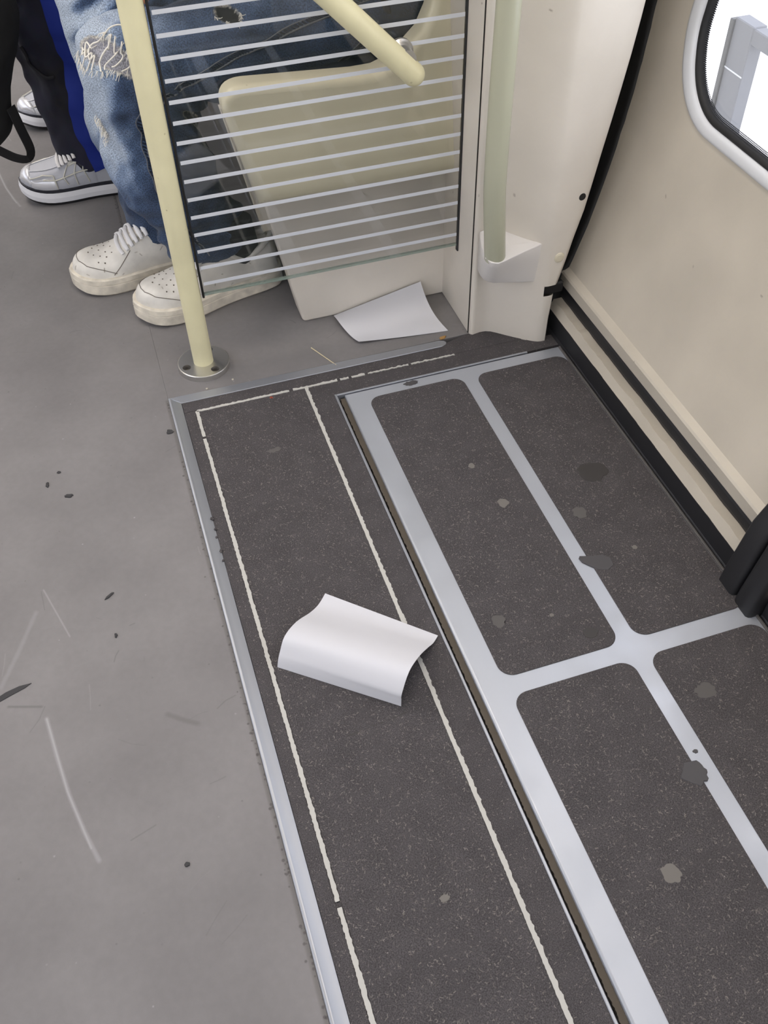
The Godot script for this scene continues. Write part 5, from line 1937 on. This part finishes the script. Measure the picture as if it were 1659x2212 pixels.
func passenger_b() -> void:
	var o := thing("person", "seated person in navy track trousers with a royal blue side stripe and silver running shoes", "person", Vector3(0.3, 0, -2.25))
	var base := -o.position
	var T := Transform3D(Basis(), base)
	var nz := FastNoiseLite.new()
	nz.seed = 33
	nz.frequency = 6.0
	nz.fractal_octaves = 3
	var near := Field.new()
	near.k = 0.05
	near.noise = nz
	near.amp = 0.02
	near.folds = func(p: Vector3) -> float:
		return 0.006 * sin(p.x * 60.0 + p.y * 22.0 + 3.0 * sin(p.z * 20.0)) * clampf((p.y - 0.1) * 6.0, 0.0, 1.0)
	near.chain([[Vector3(0.54, 0.53, -2.17), 0.105], [Vector3(0.25, 0.53, -2.18), 0.095], [Vector3(-0.020, 0.515, -2.20), 0.10], [Vector3(-0.022, 0.35, -2.205), 0.095], [Vector3(0.0, 0.0, -2.175), 0.076]])
	near.cap(Plane(Vector3(0.35, -1.0, 0).normalized(), Vector3(-0.02, 0.066, -2.19).dot(Vector3(0.35, -1.0, 0).normalized())))
	var far := Field.new()
	far.k = 0.05
	far.noise = nz
	far.amp = 0.016
	far.chain([[Vector3(0.54, 0.53, -2.36), 0.105], [Vector3(0.02, 0.51, -2.54), 0.09], [Vector3(-0.01, 0.3, -2.62), 0.082], [Vector3(-0.01, 0.04, -2.645), 0.062]])
	far.cap(Plane(Vector3(0, -1.0, 0), -0.085))
	var nav := lin(36, 38, 56)
	var blk := lin(21, 21, 29)
	var paint := func(p: Vector3, n: Vector3) -> Color:
		return nav.lerp(blk, clampf(0.5 + nz.get_noise_3dv(p * 1.5), 0, 1))
	var hip := Field.new()
	hip.chain([[Vector3(0.56, 0.54, -2.18), 0.115], [Vector3(0.56, 0.54, -2.35), 0.115]])
	var parts := [net(near, 0.006, paint), net(far, 0.008, paint), net(hip, 0.014, paint)]
	for q in parts:
		q[0] = T * q[0]
	put("track_trousers", nets_mesh(parts), M.cloth, o)
	# side stripe: a ribbon laid on the outer side of the near leg
	var rows := []
	for i in 61:
		var y := lerpf(0.50, 0.052, i / 60.0)
		var wob := 0.012 * sin(y * 26.0) * clampf((0.35 - y) * 6.0, 0.0, 1.0)
		var cx := lerpf(-0.012, -0.010, i / 60.0) + wob
		var r := PackedVector3Array()
		for k in 7:
			r.append(T * onto(near, Vector3(cx + lerpf(-0.028, 0.028, k / 6.0), y, -2.10), 0.0022))
		rows.append(r)
	var st := new_st()
	add_loft(st, rows, false, false, 1)
	put("side_stripe", done(st), M.royal_blue, o)
	# pocket opening on the shin
	var pk := PackedVector3Array()
	for q in [[-0.128, 0.345], [-0.126, 0.315], [-0.114, 0.292], [-0.096, 0.280], [-0.072, 0.276], [-0.055, 0.278]]:
		pk.append(T * onto(near, Vector3(q[0], q[1], -2.12), 0.003))
	put("pocket_edge", tube(smooth_path(pk, 0.006), 0.0035, -1.0, 6), M.charcoal, o)
	var jk := Field.new()
	jk.k = 0.06
	jk.noise = nz
	jk.amp = 0.012
	for dz in [0.055, -0.055]:
		jk.chain([[Vector3(0.57, 0.60, -2.265 + dz), 0.12], [Vector3(0.61, 0.82, -2.265 + dz), 0.118], [Vector3(0.63, 1.0, -2.265 + dz * 1.2), 0.10]])
	for s in [1.0, -1.0]:
		jk.chain([[Vector3(0.63, 1.0, -2.265 + 0.19 * s), 0.068], [Vector3(0.50, 0.76, -2.265 + 0.22 * s), 0.058], [Vector3(0.20, 0.70, -2.265 + 0.17 * s), 0.045]])
	var jq := net(jk, 0.012, func(_p: Vector3, _n: Vector3) -> Color: return lin(30, 31, 38))
	jq[0] = T * jq[0]
	put("jacket", nets_mesh([jq]), M.cloth, o)
	var c := Vector3(0.61, 1.24, -2.265)
	var body := head_field(c, Vector3(0.635, 1.05, -2.265))
	body.chain([[Vector3(0.635, 1.05, -2.265), 0.055], [Vector3(0.62, 0.92, -2.265), 0.08], [Vector3(0.57, 0.58, -2.265), 0.09]])
	for s in [1.0, -1.0]:
		body.chain([[Vector3(0.63, 0.98, -2.265 + 0.15 * s), 0.05], [Vector3(0.50, 0.76, -2.265 + 0.22 * s), 0.04], [Vector3(0.12, 0.682, -2.265 + 0.16 * s), 0.026]])
		body.chain([[Vector3(0.55, 0.54, -2.265 + 0.09 * s), 0.07], [Vector3(-0.01, 0.50, -2.20 if s > 0 else -2.54), 0.05], [Vector3(-0.005, 0.11, -2.18 if s > 0 else -2.645), 0.034]])
	var nets := [net(body, 0.011)]
	for s in [1.0, -1.0]:
		nets.append(hand_net(Vector3(0.115, 0.678, -2.265 + 0.158 * s), Vector3(-0.93, -0.35, 0).normalized(), Vector3(-0.35, -0.93, 0).normalized(), -s))
	for q in nets:
		q[0] = T * q[0]
	put("body", nets_mesh(nets), M.skin, o)
	face_and_hair(o, c + base)
	runner(o, Transform3D(Basis(Vector3.UP, PI - 0.12), Vector3(0.098, 0, -2.140) + base))
	runner(o, Transform3D(Basis(Vector3.UP, PI + 0.35), Vector3(0.10, 0, -2.635) + base))

func backpack() -> void:
	var o := thing("backpack", "black fabric backpack with a looped webbing strap hanging at the seat edge", "backpack", Vector3(-0.22, 0.2, -2.0))
	var T := Transform3D(Basis(), -o.position)
	var nz := FastNoiseLite.new()
	nz.seed = 71
	nz.frequency = 6.0
	nz.fractal_octaves = 3
	var f := Field.new()
	f.k = 0.06
	f.noise = nz
	f.amp = 0.009
	f.chain([[Vector3(-0.240, 0.275, -2.02), 0.085], [Vector3(-0.205, 0.45, -2.03), 0.105], [Vector3(-0.19, 0.64, -2.04), 0.09]])
	f.chain([[Vector3(-0.36, 0.27, -2.04), 0.09], [Vector3(-0.37, 0.44, -2.05), 0.11], [Vector3(-0.33, 0.64, -2.05), 0.09]])
	var q := net(f, 0.008, func(_p: Vector3, _n: Vector3) -> Color: return lin(24, 24, 26))
	q[0] = T * q[0]
	put("bag", nets_mesh([q]), M.cloth, o)
	var loop := smooth_path(PackedVector3Array([Vector3(-0.148, 0.285, -1.985), Vector3(-0.142, 0.24, -1.985), Vector3(-0.136, 0.195, -1.985), Vector3(-0.146, 0.176, -1.985), Vector3(-0.170, 0.182, -1.985), Vector3(-0.20, 0.205, -1.985), Vector3(-0.235, 0.235, -1.985)]), 0.006)
	var st := new_st()
	var rows := []
	for i in loop.size():
		var d := (loop[mini(i + 1, loop.size() - 1)] - loop[maxi(i - 1, 0)]).normalized()
		var a := d.cross(Vector3(0.25, 0.1, 1).normalized()).normalized()
		var w := Vector3(0.2, 0.1, 0.97).normalized() * 0.006 + a * 0.009
		rows.append(PackedVector3Array([T * (loop[i] - w), T * (loop[i] - w + a * 0.002), T * (loop[i] + w + a * 0.002), T * (loop[i] + w)]))
	add_loft(st, rows, true, true, -1)
	put("strap", done(st), M.webbing, o)
	var pf := Field.new()
	pf.k = 0.05
	pf.chain([[Vector3(-0.26, 0.30, -1.945), 0.035], [Vector3(-0.255, 0.42, -1.945), 0.04]])
	pf.chain([[Vector3(-0.35, 0.30, -1.955), 0.035], [Vector3(-0.355, 0.42, -1.955), 0.04]])
	pf.chain([[Vector3(-0.26, 0.42, -1.945), 0.04], [Vector3(-0.355, 0.42, -1.955), 0.04]])
	pf.chain([[Vector3(-0.26, 0.31, -1.945), 0.04], [Vector3(-0.35, 0.31, -1.955), 0.04]])
	var pq := net(pf, 0.008, func(_p: Vector3, _n: Vector3) -> Color: return lin(26, 26, 28))
	pq[0] = T * pq[0]
	put("front_pocket", nets_mesh([pq]), M.cloth, o)
	put("side_seam", tube(moved(T, smooth_path(PackedVector3Array([Vector3(-0.155, 0.62, -1.965), Vector3(-0.15, 0.45, -1.955), Vector3(-0.185, 0.28, -1.965)]), 0.01)), 0.003, -1.0, 6), M.charcoal, o)
	put("carry_strap", tube(moved(T, smooth_path(PackedVector3Array([Vector3(-0.28, 0.70, -2.05), Vector3(-0.15, 0.78, -2.08), Vector3(0.02, 0.70, -2.10), Vector3(0.10, 0.66, -2.10)]), 0.02)), 0.014, -1.0, 8, false, 0.3), M.webbing, o)
